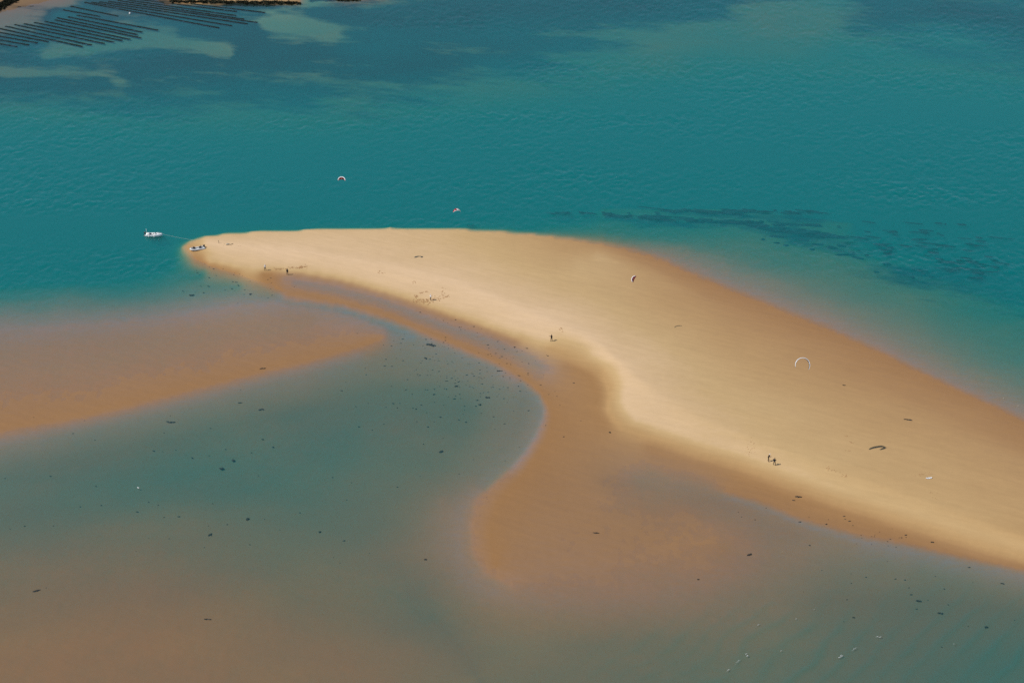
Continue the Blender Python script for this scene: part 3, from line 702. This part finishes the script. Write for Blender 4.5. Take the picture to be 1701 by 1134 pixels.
def person(label, px, py, face, pose, top, legs, head, height=1.76):
    """local frame: +X is where the person faces, +Y is the left hand"""
    loc = on_sand(px, py)
    root = thing('person', label, 'person', loc, face, 'people on the sandbank')
    V, E_, Rr, reg = [], [], [], []
    def add(p, r, parent=None, region=0):
        f_ = 1.13
        r = tuple(q * f_ for q in r) if isinstance(r, tuple) else (r * f_ if r > 0.02 else r)
        V.append(Vector(p)); Rr.append(r); reg.append(region)
        if parent is not None: E_.append((parent, len(V) - 1))
        return len(V) - 1
    lean, st = pose.get('lean', 0.0), pose.get('stance', 0.12)
    fwd = lambda z: lean * max(0, z - 0.92)
    pel = add((0, 0, 0.94), (0.135, 0.165))
    wst = add((fwd(1.12), 0, 1.12), (0.115, 0.145), pel)
    chs = add((fwd(1.34), 0, 1.34), (0.125, 0.18), wst)
    nb = add((fwd(1.47), 0, 1.47), 0.075, chs)
    nk = add((fwd(1.54) + 0.015, 0, 1.55), 0.055, nb, 1)
    hd = add((fwd(1.6) + 0.03, 0, 1.60), 0.06, nk, 1)
    step = pose.get('step', 0.0)
    for sg in (1, -1):
        hip = add((0, sg * 0.10, 0.88), 0.095, pel, 2)
        kn = add((0.03 + sg * step * 0.5 + pose.get('knee', 0.0), sg * (0.10 + st * 0.3), 0.50 ), 0.062, hip, 2)
        an = add((sg * step - 0.02, sg * (0.10 + st * 0.55), 0.09), 0.042, kn, 2)
        he = add((sg * step - 0.05, sg * (0.10 + st * 0.55), 0.04), 0.038, an, 3)
        ba = add((sg * step + 0.12, sg * (0.12 + st * 0.55), 0.03), 0.04, an, 3)
        add((sg * step + 0.19, sg * (0.12 + st * 0.55), 0.025), 0.028, ba, 3)
    for sg, key in ((1, 'left'), (-1, 'right')):
        sh = add((fwd(1.43), sg * 0.19, 1.42), 0.062, chs)
        el, wr = Vector(pose[key][0]), Vector(pose[key][1])
        el.x += fwd(1.3); wr.x += fwd(1.3)
        e = add((el.x, sg * el.y, el.z), 0.045, sh)
        w = add((wr.x, sg * wr.y, wr.z), 0.028, e, 1)
        d = Vector((wr.x - el.x, sg * (wr.y - el.y), wr.z - el.z)).normalized()
        side = d.cross(Vector((0, 0, 1)));  side = side.normalized() if side.length > 0.1 else Vector((0, 1, 0))
        curl = d.cross(side) * (1 if d.cross(side).z < 0 else -1)
        wp = V[w]
        pm = add(wp + d * 0.075, (0.036, 0.02), w, 1)
        for k, ln in enumerate((0.070, 0.080, 0.074, 0.058)):
            o0 = wp + d * 0.10 + side * (0.033 - 0.022 * k)
            f1 = add(o0, 0.0095, pm, 1); f2 = add(o0 + d * ln * 0.5 + curl * 0.015, 0.009, f1, 1); add(o0 + d * ln * 0.75 + curl * 0.05, 0.008, f2, 1)
        t1 = add(wp + d * 0.045 + side * 0.042, 0.011, pm, 1); add(wp + d * 0.085 + side * 0.060 + curl * 0.02, 0.009, t1, 1)
    me = skin_mesh(V, E_, Rr, pel, 1)
    bm = bmesh.new(); bm.from_mesh(me); bpy.data.meshes.remove(me)
    vv = np.array([tuple(v) for v in V]); rg = np.array(reg)
    for f in bm.faces:
        c = np.array(f.calc_center_median()); f.material_index = int(rg[np.argmin(((vv - c) ** 2).sum(1))])
    # head: skull, jaw, nose, ears, eyes in the same mesh
    hx, hz = fwd(1.66) + 0.035, 1.665
    r = bmesh.ops.create_uvsphere(bm, u_segments=16, v_segments=12, radius=1.0)
    for v in r['verts']:
        q = v.co.copy(); jaw = max(0.0, -q.z)
        v.co = Vector((hx + q.x * 0.098 * (1 - 0.12 * jaw) + 0.015 * jaw, q.y * 0.077 * (1 - 0.28 * jaw), hz + q.z * 0.118))
        if q.x > 0.93 and -0.45 < q.z < 0.12: v.co.x += 0.018
    for f in {f for v in r['verts'] for f in v.link_faces}: f.material_index = 1
    for sg in (1, -1):
        add_blob(bm, (hx - 0.005, sg * 0.08, hz - 0.01), (0.02, 0.012, 0.032), 1, mat=1)
        add_blob(bm, (hx + 0.082, sg * 0.032, hz + 0.008), (0.012, 0.014, 0.010), 1, mat=3)
    add_blob(bm, (hx + 0.095, 0, hz - 0.022), (0.022, 0.014, 0.026), 1, mat=1)
    add_blob(bm, (hx + 0.083, 0, hz - 0.062), (0.012, 0.024, 0.008), 1, mat=3)
    k = height / 1.785
    bmesh.ops.scale(bm, vec=(k, k, k), verts=bm.verts[:])
    foot = 'skin' if legs != 'neoprene' else 'neoprene'
    obj('body', bm, [top, 'skin', legs, foot], root)
    bm = bmesh.new()
    r = bmesh.ops.create_uvsphere(bm, u_segments=16, v_segments=12, radius=1.0)
    bmesh.ops.delete(bm, geom=[v for v in bm.verts if v.co.z < -0.25 or (v.co.x > 0.55 and v.co.z < 0.42)], context='VERTS')
    for v in bm.verts: v.co = Vector((hx - 0.006 + v.co.x * 0.108, v.co.y * 0.087, hz + 0.012 + v.co.z * 0.118))
    if head == 'white_cloth':
        add_tube(bm, [(hx + 0.05, 0, hz + 0.055), (hx + 0.13, 0, hz + 0.05), (hx + 0.18, 0, hz + 0.043)], [0.07, 0.06, 0.03], 10)
    bmesh.ops.scale(bm, vec=(k, k, k), verts=bm.verts[:])
    obj('cap' if head == 'white_cloth' else 'hair', bm, head, root)
    return root, k

REST = {'left': ((-0.03, 0.26, 1.15), (0.05, 0.28, 0.92)), 'right': ((-0.03, 0.26, 1.15), (0.05, 0.28, 0.92))}
FLY = {'left': ((0.14, 0.25, 1.20), (0.40, 0.14, 1.32)), 'right': ((0.14, 0.25, 1.20), (0.40, 0.14, 1.32)), 'lean': -0.12, 'stance': 0.22}
UP = {'left': ((0.10, 0.36, 1.48), (0.20, 0.40, 1.74)), 'right': ((0.12, 0.34, 1.46), (0.24, 0.36, 1.70)), 'stance': 0.25}
ONE = {'left': ((0.05, 0.42, 1.36), (0.12, 0.58, 1.52)), 'right': ((0.10, 0.27, 1.18), (0.34, 0.2, 1.22)), 'stance': 0.22}
LEAN = {'left': ((0.16, 0.27, 1.16), (0.42, 0.16, 1.16)), 'right': ((0.16, 0.27, 1.16), (0.42, 0.16, 1.16)), 'lean': 0.28, 'stance': 0.2, 'knee': 0.06}
WALK = dict(REST, step=0.16)

def harness(root, k, mat='dark_vinyl'):
    bm = bmesh.new()
    ring = [Vector((0.15 * cos(a), 0.185 * sin(a), 1.08)) * k for a in np.linspace(0, 2 * pi, 21)]
    add_tube(bm, ring, 0.05, 8, False); add_box(bm, (0.19 * k, 0, 1.08 * k), (0.05, 0.22, 0.08), 0.01)
    obj('harness', bm, mat, root)

def control_bar(root, p, wdt=0.5):
    bm = bmesh.new(); add_tube(bm, [(p[0], -wdt / 2, p[2]), (p[0], 0, p[2]), (p[0], wdt / 2, p[2])], [0.016, 0.02, 0.016], 8)
    return bm

person('person in white top and dark trousers standing left of the trampled sand', 440.5, 449.3, radians(100), FLY, 'white_cloth', 'navy_cloth', 'white_cloth', 1.72)
person('person all in black standing on wet sand right of the white-topped one', 477.5, 456.3, radians(70), REST, 'neoprene', 'neoprene', 'hair', 1.74)
person('person in white top and dark legs standing amid dug-up brown sand', 715.5, 499.0, radians(20), FLY, 'white_cloth', 'brown_cloth', 'white_cloth', 1.70)
r4, k4 = person('person in black wetsuit alone on the bank edge, one arm raised', 916.2, 566.4, radians(130), ONE, 'neoprene', 'neoprene', 'hair', 1.78); harness(r4, k4)
person('left person of the pair, in white cap and dark clothes, leaning forward', 1276.0, 766.0, radians(10), LEAN, 'neoprene', 'brown_cloth', 'white_cloth', 1.80)
r6, k6 = person('right person of the pair, broad and all in black with harness', 1286.2, 772.2, radians(55), dict(UP, left=((0.02, 0.34, 1.20), (0.22, 0.24, 1.12)), right=((0.02, 0.34, 1.20), (0.22, 0.24, 1.12))), 'neoprene', 'neoprene', 'hair', 1.80); harness(r6, k6)

# ------------------------------------------------------------------ kites
def kite(label, px, py, h, width, rise, chord, roll, droop, yaw, colours, group='kites in the air'):
    """px, py: where it is seen; h: metres above the sea"""
    c = ground(px, py, h)
    root = thing('kite', label, 'kite', c, 0.0, group)
    R = Matrix.Rotation(radians(yaw), 3, 'Z')
    w0 = R @ Vector((0, cos(radians(droop)), -sin(radians(droop))))
    u0 = R @ Vector((1, 0, 0)); v0 = u0.cross(w0)
    Rr = Matrix.Rotation(radians(roll), 3, w0)
    u, v, w = Rr @ u0, Rr @ v0, w0
    phm = min(2.6, 2 * math.atan2(rise, width / 2)); Rad = (width / 2) / max(sin(min(phm, pi / 2)), 0.3)
    def P(s, t, off=0.0):
        a = s * phm
        ch = chord * (1 - 0.62 * abs(s) ** 2.2)
        camber = 0.10 * chord * sin(pi * min(1, t * 1.1)) * (1 - 0.6 * abs(s))
        rad = Rad + camber + off
        sweep = 0.22 * chord * abs(s) ** 2
        return u * (rad * sin(a)) + v * (rad * cos(a) - Rad * 0.45) + w * (sweep + ch * t)
    NS, NT = 24, 7
    def sheet(off, s0, s1):
        bm = bmesh.new()
        g0 = [[bm.verts.new(P(s0 + (s1 - s0) * i / NS, j / NT, off)) for j in range(NT + 1)] for i in range(NS + 1)]
        for i in range(NS):
            for j in range(NT): bm.faces.new((g0[i][j], g0[i + 1][j], g0[i + 1][j + 1], g0[i][j + 1]))
        bmesh.ops.solidify(bm, geom=bm.faces[:], thickness=0.012)
        return bm
    for (s0, s1, mat) in colours['outer']: obj('canopy', sheet(0.0, s0, s1), mat, root)
    if 'inner' in colours: obj('canopy_shade', sheet(-0.03, -1, 1), colours['inner'], root)  # dark inner sheet paints in the shade under the arch
    rt = colours.get('tube', 0.085)
    bm = bmesh.new(); add_tube(bm, [P(s, 0.0) for s in np.linspace(-1, 1, 33)], [rt * (1 - 0.6 * abs(s) ** 2) for s in np.linspace(-1, 1, 33)], 10)
    obj('leading_edge', bm, colours['edge'], root)
    for s in (-0.55, 0.0, 0.55):
        bm = bmesh.new(); add_tube(bm, [P(s, t, -0.04) for t in np.linspace(0, 0.97, 7)], [0.045] * 6 + [0.015], 8); obj('strut', bm, colours['edge'], root)
    return root

kite('large white arched kite with dark underside flying over the right sand flank', 1334.5, 601, 23.3, 3.0, 2.4, 0.75, 14, 30, 8, {'outer': [(-1, 1, 'white_cloth')], 'inner': 'shaded_cloth', 'edge': 'white_cloth', 'tube': 0.075})
kite('small white-edged kite with red underside, the farthest one over the water', 567.5, 296.5, 23.5, 1.7, 0.95, 0.85, 8, 66, 12, {'outer': [(-1, 1, 'red_cloth')], 'edge': 'white_cloth', 'tube': 0.13})
kite('small half red, half white kite just above the water behind the bank', 759.5, 352.5, 4.0, 2.0, 0.7, 0.9, 4, -12, 14, {'outer': [(-1, -0.1, 'red_cloth'), (-0.1, 1, 'white_cloth')], 'edge': 'white_cloth', 'tube': 0.06})
kite('small red kite with white left edge flying over tan sand, tilted upright', 1052.3, 462.5, 14.2, 1.6, 0.5, 0.85, -100, 40, -58, {'outer': [(-1, 1, 'red_cloth')], 'edge': 'white_cloth', 'tube': 0.09})

# ------------------------------------------------------------------ board, buoy, gull
p = on_sand(1543, 794)
root = thing('kiteboard', 'white board lying on golden sand near the right edge', 'board', p, radians(12))
bm = bmesh.new(); rows = []
for t in np.linspace(-1, 1, 13):
    b = 0.20 * (1 - abs(t) ** 4) + 0.05; z = 0.05 + 0.07 * t * t
    rows.append([bm.verts.new((0.68 * t, -b, z)), bm.verts.new((0.68 * t, b, z)), bm.verts.new((0.68 * t, b, z + 0.025)), bm.verts.new((0.68 * t, -b, z + 0.025))])
for a, b in zip(rows, rows[1:]):
    for k in range(4): bm.faces.new((a[k], b[k], b[(k + 1) % 4], a[(k + 1) % 4]))
bm.faces.new(rows[0]); bm.faces.new(list(reversed(rows[-1])))
bmesh.ops.recalc_face_normals(bm, faces=bm.faces[:]); obj('deck', bm, 'white_gelcoat', root, smooth=False)
for x in (-0.22, 0.22):
    bm = bmesh.new(); add_tube(bm, [(x, 0.14 * cos(a), 0.075 + 0.10 * sin(a)) for a in np.linspace(0, pi, 9)], 0.03, 6); obj('foot_strap', bm, 'dark_vinyl', root)
for sx in (-1, 1):
    for sy in (-1, 1):
        bm = bmesh.new(); add_box(bm, (sx * 0.60, sy * 0.10, 0.06), (0.09, 0.012, 0.07), 0.004); obj('fin', bm, 'black_plastic', root)

p = ground(215.7, 23)
root = thing('mooring_buoy', 'tiny white buoy floating between the two blocks of oyster racks', 'buoy', (p.x, p.y, 0.02))
bm = bmesh.new(); add_blob(bm, (0, 0, 0.1), (0.32, 0.32, 0.28), 3, 0.01); obj('float', bm, 'buoy_plastic', root)
bm = bmesh.new(); add_tube(bm, [(0.1 * cos(a), 0, 0.42 + 0.1 * sin(a)) for a in np.linspace(-0.6, pi + 0.6, 11)], 0.025, 6); obj('ring', bm, 'metal', root)

p = on_sand(230, 813.5)
root = thing('seagull', 'tiny white gull sitting on the shallow lagoon water', 'bird', (p.x, p.y, 0.0), 2.6)
bm = bmesh.new()
rows = []
prof = [(-0.24, .012, .09), (-0.16, .05, .08), (-0.04, .085, .07), (0.08, .085, .075), (0.15, .055, .11), (0.18, .042, .16), (0.21, .046, .19), (0.25, .03, .19), (0.27, .008, .185)]
for x, rr_, z in prof: rows.append((Vector((x, 0, z)), rr_))
add_tube(bm, [r_[0] for r_ in rows], [r_[1] for r_ in rows], 10); obj('body', bm, 'white_cloth', root)
for sg in (-1, 1):
    bm = bmesh.new(); add_blob(bm, (-0.07, sg * 0.07, 0.10), (0.17, 0.022, 0.055), 2, 0.03, Matrix.Rotation(0.12, 4, 'Y')); obj('wing', bm, 'grey_rubber', root)
bm = bmesh.new(); add_tube(bm, [(0.26, 0, 0.185), (0.33, 0, 0.172)], [0.013, 0.004], 6); obj('beak', bm, 'khaki_bag', root)

# ------------------------------------------------------------------ oyster racks
def rack(label, x0, y0, x1, y1, group, wdt=0.85, ztop=0.03):
    a, b = ground(x0, y0), ground(x1, y1)
    L = (b - a).length; n = max(8, int(L / 0.9))
    rz = math.atan2(b.y - a.y, b.x - a.x)
    root = thing('oyster_rack', label, 'oyster rack', (a.x, a.y, 0), rz, group)
    rn = random.Random(int(x0 * 31 + y0 * 7))
    bm = bmesh.new(); prev = None
    for i in range(n + 1):
        x = L * i / n; s = wdt / 2 * rn.uniform(0.9, 1.05); z = ztop + rn.uniform(-0.03, 0.03); jy = rn.uniform(-.06, .06)
        ring = [bm.verts.new((x, jy - s, z - 0.10)), bm.verts.new((x, jy - s * 0.9, z)), bm.verts.new((x, jy, z + rn.uniform(-.04, .06))), bm.verts.new((x, jy + s * 0.9, z)), bm.verts.new((x, jy + s, z - 0.10))]
        if prev:
            for k in range(5): bm.faces.new((prev[k], ring[k], ring[(k + 1) % 5], prev[(k + 1) % 5]))
        else: bm.faces.new(list(reversed(ring)))
        prev = ring
    bm.faces.new(prev); bmesh.ops.recalc_face_normals(bm, faces=bm.faces[:])
    obj('oyster_bags', bm, 'oyster_bags', root, smooth=False)
    bm = bmesh.new()
    for i in range(0, n + 1, 3):
        x = L * i / n
        for sy in (-1, 1): add_box(bm, (x, sy * wdt * 0.36, -0.60), (0.05, 0.05, 0.98))
    for sy in (-1, 1): add_box(bm, (L / 2, sy * wdt * 0.36 + 0.05, -0.15), (L, 0.04, 0.04))
    obj('trestle', bm, 'rebar', root, smooth=False)
ORD = ['first', 'second', 'third', 'fourth', 'fifth', 'sixth', 'seventh', 'eighth', 'ninth', 'tenth', 'eleventh', 'twelfth', 'thirteenth', 'fourteenth', 'fifteenth', 'sixteenth']
LOWER = [(-18, 70, 28, 77.5), (-18, 63.5, 48, 74.8), (-18, 57, 62, 71.5), (-18, 50.5, 80, 69.5), (-16, 44.2, 137, 77.4), (9, 43.6, 152, 75), (24, 41, 173, 72.4), (40, 39.5, 189, 70), (57, 37.3, 203, 67.6), (74, 35.6, 216, 65.6),
         (91, 33.2, 234, 63.2), (95, 29.8, 228, 57.6), (113, 28.2, 236, 53.5), (128, 25.4, 262, 50.2)]
UPPER = [(105, 16.6, 166, 27.5), (117, 10.5, 196, 27), (140, 4.2, 364, 46.5), (152, 4, 385, 43), (165, 3.4, 411, 39.8), (180, 2.6, 427, 37.4), (196, 1.2, 405, 32), (212, 0.4, 392, 26.0), (226, -1, 393, 19.4), (246, -2, 440, 21)]
for i, r_ in enumerate(LOWER): rack('long dark oyster rack, %s from below in the nearer block of racks' % ORD[i], *r_, 'nearer block of oyster racks')
for i, r_ in enumerate(UPPER): rack('long dark oyster rack, %s from below in the farther block of racks' % ORD[i], *r_, 'farther block of oyster racks')

# ------------------------------------------------------------------ seaweed clumps one can point at
def clump(label, px, py, wpx, hpx, ang=0.0, name='seaweed_clump', cat='seaweed', mat='seaweed'):
    p = on_sand(px, py)
    sc_ = FPX / (p - Vector((0, 0, CAM_H))).length
    L, W = 0.85 * wpx / sc_, 0.7 * hpx / sc_ / 0.47
    z = max(p.z, -0.22)
    if p.z < -0.22: p = ground(px, py, z)
    seed = int(px * 13 + py)
    rn = random.Random(seed)
    bm = bmesh.new()
    for k in range(5):
        t = (k / 4 - 0.5) * 0.8
        add_blob(bm, (L * t, rn.uniform(-.25, .25) * W, 0.02), (L * rn.uniform(0.16, 0.28), W * rn.uniform(0.22, 0.5), 0.06 + 0.05 * rn.random()), 2, 0.16, Matrix.Rotation(rn.uniform(-.5, .5), 4, 'Z'), seed=seed + k)
    for k in range(7):
        a = rn.uniform(0, 6.28); q = Vector((L * rn.uniform(-.4, .4), W * rn.uniform(-.3, .3), 0.03)); d = Vector((cos(a) * L * .3, sin(a) * W * .4, 0))
        add_tube(bm, [q, q + d * .5 + Vector((0, 0, .05)), q + d], [0.05, 0.04, 0.01], 5)
    o = obj(name, bm, mat); o.location = (p.x, p.y, z); o.rotation_euler = (0, 0, ang)
    return tag(o, label, cat, 'seaweed clumps')
CL = [
    ('longest dark seaweed streak in the lagoon below the left flat', 283, 701, 15, 3, -.1), ('dark oval seaweed clump in the lagoon, right of the longest streak', 434, 680, 9, 3, .3),
    ('small seaweed clump just above the dark oval one in the lagoon', 399, 669, 7, 2, .2), ('dark seaweed strand lying on the orange rim of the left flat', 436, 612, 10, 2, .3),
    ('round seaweed clump in shallow grey water below the standing people', 416, 489, 4, 4, 0), ('thin seaweed strand in grey-green water left of the round clump', 318, 490, 8, 2.5, .2),
    ('lower of two smudged seaweed clumps in mid lagoon', 368, 778, 6, 4, .5), ('upper of two smudged seaweed clumps in mid lagoon', 387, 764, 5, 4, .7),
    ('black triangular seaweed heap in the lower left shallows', 349, 888, 6, 5, 0), ('black round seaweed heap up and right of the triangular heap', 411, 862, 4.5, 4, 0),
    ('tiny dark seaweed heap, rightmost of three in the lower left shallows', 531, 883, 3.5, 2.5, 0), ('dark seaweed streak near the left edge of the brown shallows', 61, 981, 13, 3, .4),
    ('black slanting seaweed clump in the lagoon before the near flat', 733, 750, 8, 3.5, .8), ('small seaweed speck left of the brown near flat', 707, 929, 5, 2.5, 0),
    ('dark pointed seaweed clump on the right side of the near flat', 1245, 921, 10, 3.5, .4), ('tiny black seaweed speck below the pointed clump', 1160, 962, 4, 2, 0),
    ('thin seaweed wisp in the middle of the brown near flat', 990, 885, 10, 2, -.1), ('dark seaweed strand on wet sand below the pair of people', 1326, 825, 11, 3, -.3),
    ('blurred dark eelgrass patch where the lagoon narrows to a channel', 716, 573, 18, 4, -.5), ('small clump right below the blurred eelgrass patch', 707, 595, 6, 3, -.5),
    ('largest dark clump amid the specks of the upper lagoon', 810, 660, 8, 3, -.1), ('clump left below the largest among the lagoon specks', 758, 641, 5.5, 3, 0),
    ('small clump below the largest among the lagoon specks', 797, 672, 4.5, 2.5, .3), ('thin floating streak along the lagoon shore, upper right', 831, 616, 10, 1.6, 0),
    ('small dark clump in the shallows by the lower right edge', 1665, 969, 6, 2, -.2), ('dark seaweed clump in the lower right shallows, left one of a pair', 1526, 998, 8, 3, -.3),
    ('dark seaweed clump in the lower right shallows, right one of a pair', 1562, 1018, 9, 2.5, -.1), ('dark heap nearest the lower right corner', 1638, 1041, 6, 3, 0),
    ('small lone clump in rippled water right of the wave crests', 1418, 1025, 4, 2.5, 0), ('thin grey streak on tan sand right of the large kite', 1508, 697, 14, 2, -.25),  # the thin grey streak is modelled as a low clump
    ('tiny dark scrap on tan sand right below the large kite', 1402, 640, 5, 2, -.2), ('faint strand in the brown shallows at lower left', 345, 1028, 12, 2, -.1),
    ('dark scrap on the wet sand strip near the right edge', 1549, 900, 5, 2.2, -.4), ('small dark scrap on wet sand below the pale spur', 1013, 718, 3.5, 3, 0),
    ('dark heap on the grey shore at upper left, left one', 32, 11.6, 5, 2.5, 0), ('dark heap on the grey shore at upper left, right one', 51.5, 10.8, 8, 2.4, 0),
]
for c_ in CL: clump(*c_)

# ------------------------------------------------------------------ uncountable: weed scraps, trampled sand, foam, marsh plants
def multi(name, label, mat, items, cat=None):
    bm = bmesh.new()
    for fn in items: fn(bm)
    return tag(obj(name, bm, mat), label, cat, kind='stuff')

def scatter(n, region, seed):
    rn = random.Random(seed); out = []
    (xa, ya), (xb, yb), sx, sy = region
    for _ in range(n):
        t = rn.random(); out.append((xa + (xb - xa) * t + rn.gauss(0, sx), ya + (yb - ya) * t + rn.gauss(0, sy)))
    return out
spots = []
for n, reg, sd in ((130, ((690, 612), (850, 650), 45, 22), 1), (55, ((640, 640), (800, 720), 90, 34), 2), (45, ((330, 450), (450, 485), 40, 10), 3), (26, ((100, 720), (620, 760), 120, 50), 4), (60, ((750, 545), (890, 600), 35, 16), 5),
                   (34, ((1270, 840), (1550, 905), 40, 9), 6), (26, ((1420, 950), (1690, 1000), 80, 32), 7), (30, ((50, 850), (500, 870), 150, 40), 8), (26, ((640, 560), (720, 575), 30, 8), 9), (20, ((600, 480), (900, 560), 40, 5), 10)):
    spots += scatter(n, reg, sd)
def scrap(px, py, rn):
    p = on_sand(px, py)
    if p.z > 0.12: return None
    z = max(p.z, -0.25); p = ground(px, py, z)
    s = rn.choice((0.09, 0.11, 0.14, 0.2)); a = rn.uniform(-.5, .5)
    return lambda bm: add_blob(bm, p, (s * rn.uniform(1, 2.0), s * 0.9, 0.04), 1, 0.15, Matrix.Rotation(a, 4, 'Z'), seed=int(px * 7 + py))
rn = random.Random(5)
multi('seaweed_scraps', 'scattered dark seaweed specks in the lagoon and along the wet shores', 'seaweed', [f for f in (scrap(x, y, rn) for x, y in spots) if f], 'seaweed')

def eelgrass(n, region, seed, lmax):
    rn_ = random.Random(seed); out = []
    for px, py in scatter(n, region, seed):
        L = rn_.uniform(0.6, lmax) * rn_.uniform(0.4, 1); W = rn_.uniform(0.25, 0.65); z = -rn_.uniform(0.72, 1.02); a_ = rn_.gauss(-0.2, 0.12)
        p = ground(px, py, z)
        if tz(p.x, p.y) > z - 0.1: continue
        out.append(lambda bm, p=p, L=L, W=W, a_=a_, k=int(px * 3 + py): add_blob(bm, p, (L, W, 0.05), 2, 0.20, Matrix.Rotation(a_, 4, 'Z'), seed=k))
    return out
EG = []
for n, reg, lm in ((46, ((1040, 358), (1240, 371), 16, 1.6), 4.5), (52, ((1200, 367), (1385, 393), 14, 1.8), 5.0), (40, ((1110, 349), (1340, 353), 26, 1.6), 5.0), (24, ((1215, 368), (1310, 373), 16, 1.2), 4.0), (16, ((930, 352), (1060, 357), 20, 1.5), 3.0), (34, ((1390, 396), (1680, 445), 30, 11), 4.0), (26, ((1400, 372), (1690, 398), 40, 7), 4.0),
                   (18, ((1280, 393), (1420, 415), 22, 4), 3.0), (22, ((1400, 425), (1690, 480), 40, 8), 3.0)):
    EG += eelgrass(n, reg, n + int(lm * 10), lm)
multi('eelgrass', 'thin dark broken streaks of eelgrass under the water right of the bank', 'eelgrass_leaf', EG, 'eelgrass')

def foot(px, py, rn, k=1.0):
    p = on_sand(px, py)
    a = rn.uniform(0, 3.1); s = rn.uniform(0.09, 0.17) * k
    def f(bm):
        # churned damp sand: low crumbling heaps beside each step
        for _ in range(2):
            q = p + Vector((rn.gauss(0, s * 0.7), rn.gauss(0, s * 0.7), -0.012))
            add_blob(bm, q, (s * rn.uniform(.7, 1.5), s * rn.uniform(.5, 1.0), 0.028 + 0.03 * rn.random()), 2, 0.22, Matrix.Rotation(a + rn.uniform(-.6, .6), 4, 'Z'), seed=rn.randrange(99999))
    return f
rn = random.Random(21)
FT = []
for n, reg, k in ((46, ((458, 446.5), (506, 443.5), 3, 1.2), 1.0), (22, ((497, 444.5), (507, 442.5), 2.5, 1.2), 1.1), (55, ((690, 498), (716, 500), 6, 2.6), 1.2), (14, ((689, 491), (694, 492), 2, 1), 1.0), (16, ((697, 487), (712, 483), 2, .8), .9),
                  (34, ((718, 499), (746, 491), 2.5, 1.6), 1.0), (16, ((735, 480), (737, 492), 2, 2), .9), (8, ((930, 544), (934, 550), 2, 1), .9), (10, ((628, 451), (634, 453), 3, 1), .8), (8, ((686, 467), (690, 469), 2, 1), .8)):
    FT += [foot(x, y, rn, k) for x, y in scatter(n, reg, n)]
multi('trampled_sand', 'dark trampled footprints in damp sand round the people on the bank', 'damp_sand', FT, 'footprints')
FT = []
for n, reg, k in ((26, ((1373, 777), (1410, 793), 3, 1.6), .8), (22, ((1520, 790), (1546, 785), 3, 1.2), .8), (24, ((1250, 722), (1246, 756), 4, 3), .7), (8, ((1403, 723), (1406, 724), 2, .8), .7), (10, ((1410, 732), (1418, 736), 2, 1), .7), (6, ((1408, 749), (1414, 749), 2, .5), .7), (10, ((1545, 815), (1555, 828), 5, 4), .6), (8, ((365, 402), (392, 408), 8, 2), .6)):
    FT += [foot(x, y, rn, k * 0.75) for x, y in scatter(n, reg, n + 50)]
multi('sand_tracks', 'faint orange tracks in the golden sand towards the right', 'damp_sand', FT, 'footprints')

def foam_streak(x0, y0, x1, y1, wpx, n, seed):
    rn = random.Random(seed); out = []
    a, b = ground(x0, y0, 0.05), ground(x1, y1, 0.05)
    for i in range(max(1, n // 3)):
        t0 = rn.uniform(0, 0.7); t1 = t0 + rn.uniform(0.15, 0.5)
        j = Vector((rn.gauss(0, .10), rn.gauss(0, .14), 0)); m_ = 7
        pts = [a.lerp(b, t0 + (t1 - t0) * k / m_) + j + Vector((rn.gauss(0, .04), rn.gauss(0, .05), 0.01)) for k in range(m_ + 1)]
        rad = [wpx * 0.026 * rn.uniform(.4, 1.3) * (0.25 + sin(pi * k / m_)) for k in range(m_ + 1)]
        out.append(lambda bm, p=pts, r=rad: add_tube(bm, p, r, 5))
    return out
FO = []
for a_ in ((1236, 1089, 1244, 1085, 2.0, 7), (1203, 1117, 1214, 1110, 1.2, 7), (1391, 1092, 1404, 1087, 2.4, 10), (1452, 1059, 1463, 1056, 1.6, 6), (1258, 1039, 1268, 1034, 1.0, 5), (1350, 1014, 1358, 1009, 1.0, 4), (1405, 1088, 1440, 1064, .7, 8),
           (1318, 1031, 1326, 1026, .8, 4), (1580, 1070, 1586, 1068, .9, 3), (1297, 1083, 1302, 1080, .9, 3), (1662, 659, 1668, 662, .9, 3), (1690, 673, 1696, 676, 1.3, 4), (1215, 1109, 1236, 1091, .6, 6)):
    FO += foam_streak(*a_, int(a_[0]))
multi('foam', 'small white foam flecks on the wave crests at lower right', 'foam', FO, 'foam')

def tuft(px, py, h, rn):
    p = on_sand(px, py)
    def f(bm):
        for _ in range(16):
            a = rn.uniform(0, 6.28); r_ = rn.uniform(0, 0.8); b = p + Vector((cos(a) * r_, sin(a) * r_, -0.02)); t = b + Vector((rn.gauss(0, .25), rn.gauss(0, .25), h * rn.uniform(.5, 1.1))); sd = Vector((rn.gauss(0, .14), rn.gauss(0, .14), 0))
            m_ = (b + t) / 2 + sd
            vs = [bm.verts.new(q) for q in (b - sd, b + sd, m_ + sd, t, m_ - sd)]
            bm.faces.new(vs)
    return f
rn = random.Random(33); TU = []
for k in range(150):
    t = rn.random(); TU.append(tuft(-14 + 44 * t + rn.gauss(0, 2.0), 19 - 22 * t + rn.gauss(0, 2.2), 1.0, rn))
for k in range(230):
    t = rn.random(); TU.append(tuft(284 + 214 * t, 6.2 + rn.gauss(0, 1.0) - (1 - t) * 3.5, 0.55, rn))
for k in range(90):
    t = rn.random(); TU.append(tuft(516 + 80 * t, 1.0 + rn.gauss(0, 0.8), 0.35, rn))
multi('marsh_plants', 'dark fringe of low marsh plants along the far shores', 'marsh_leaf', TU, 'marsh plants')
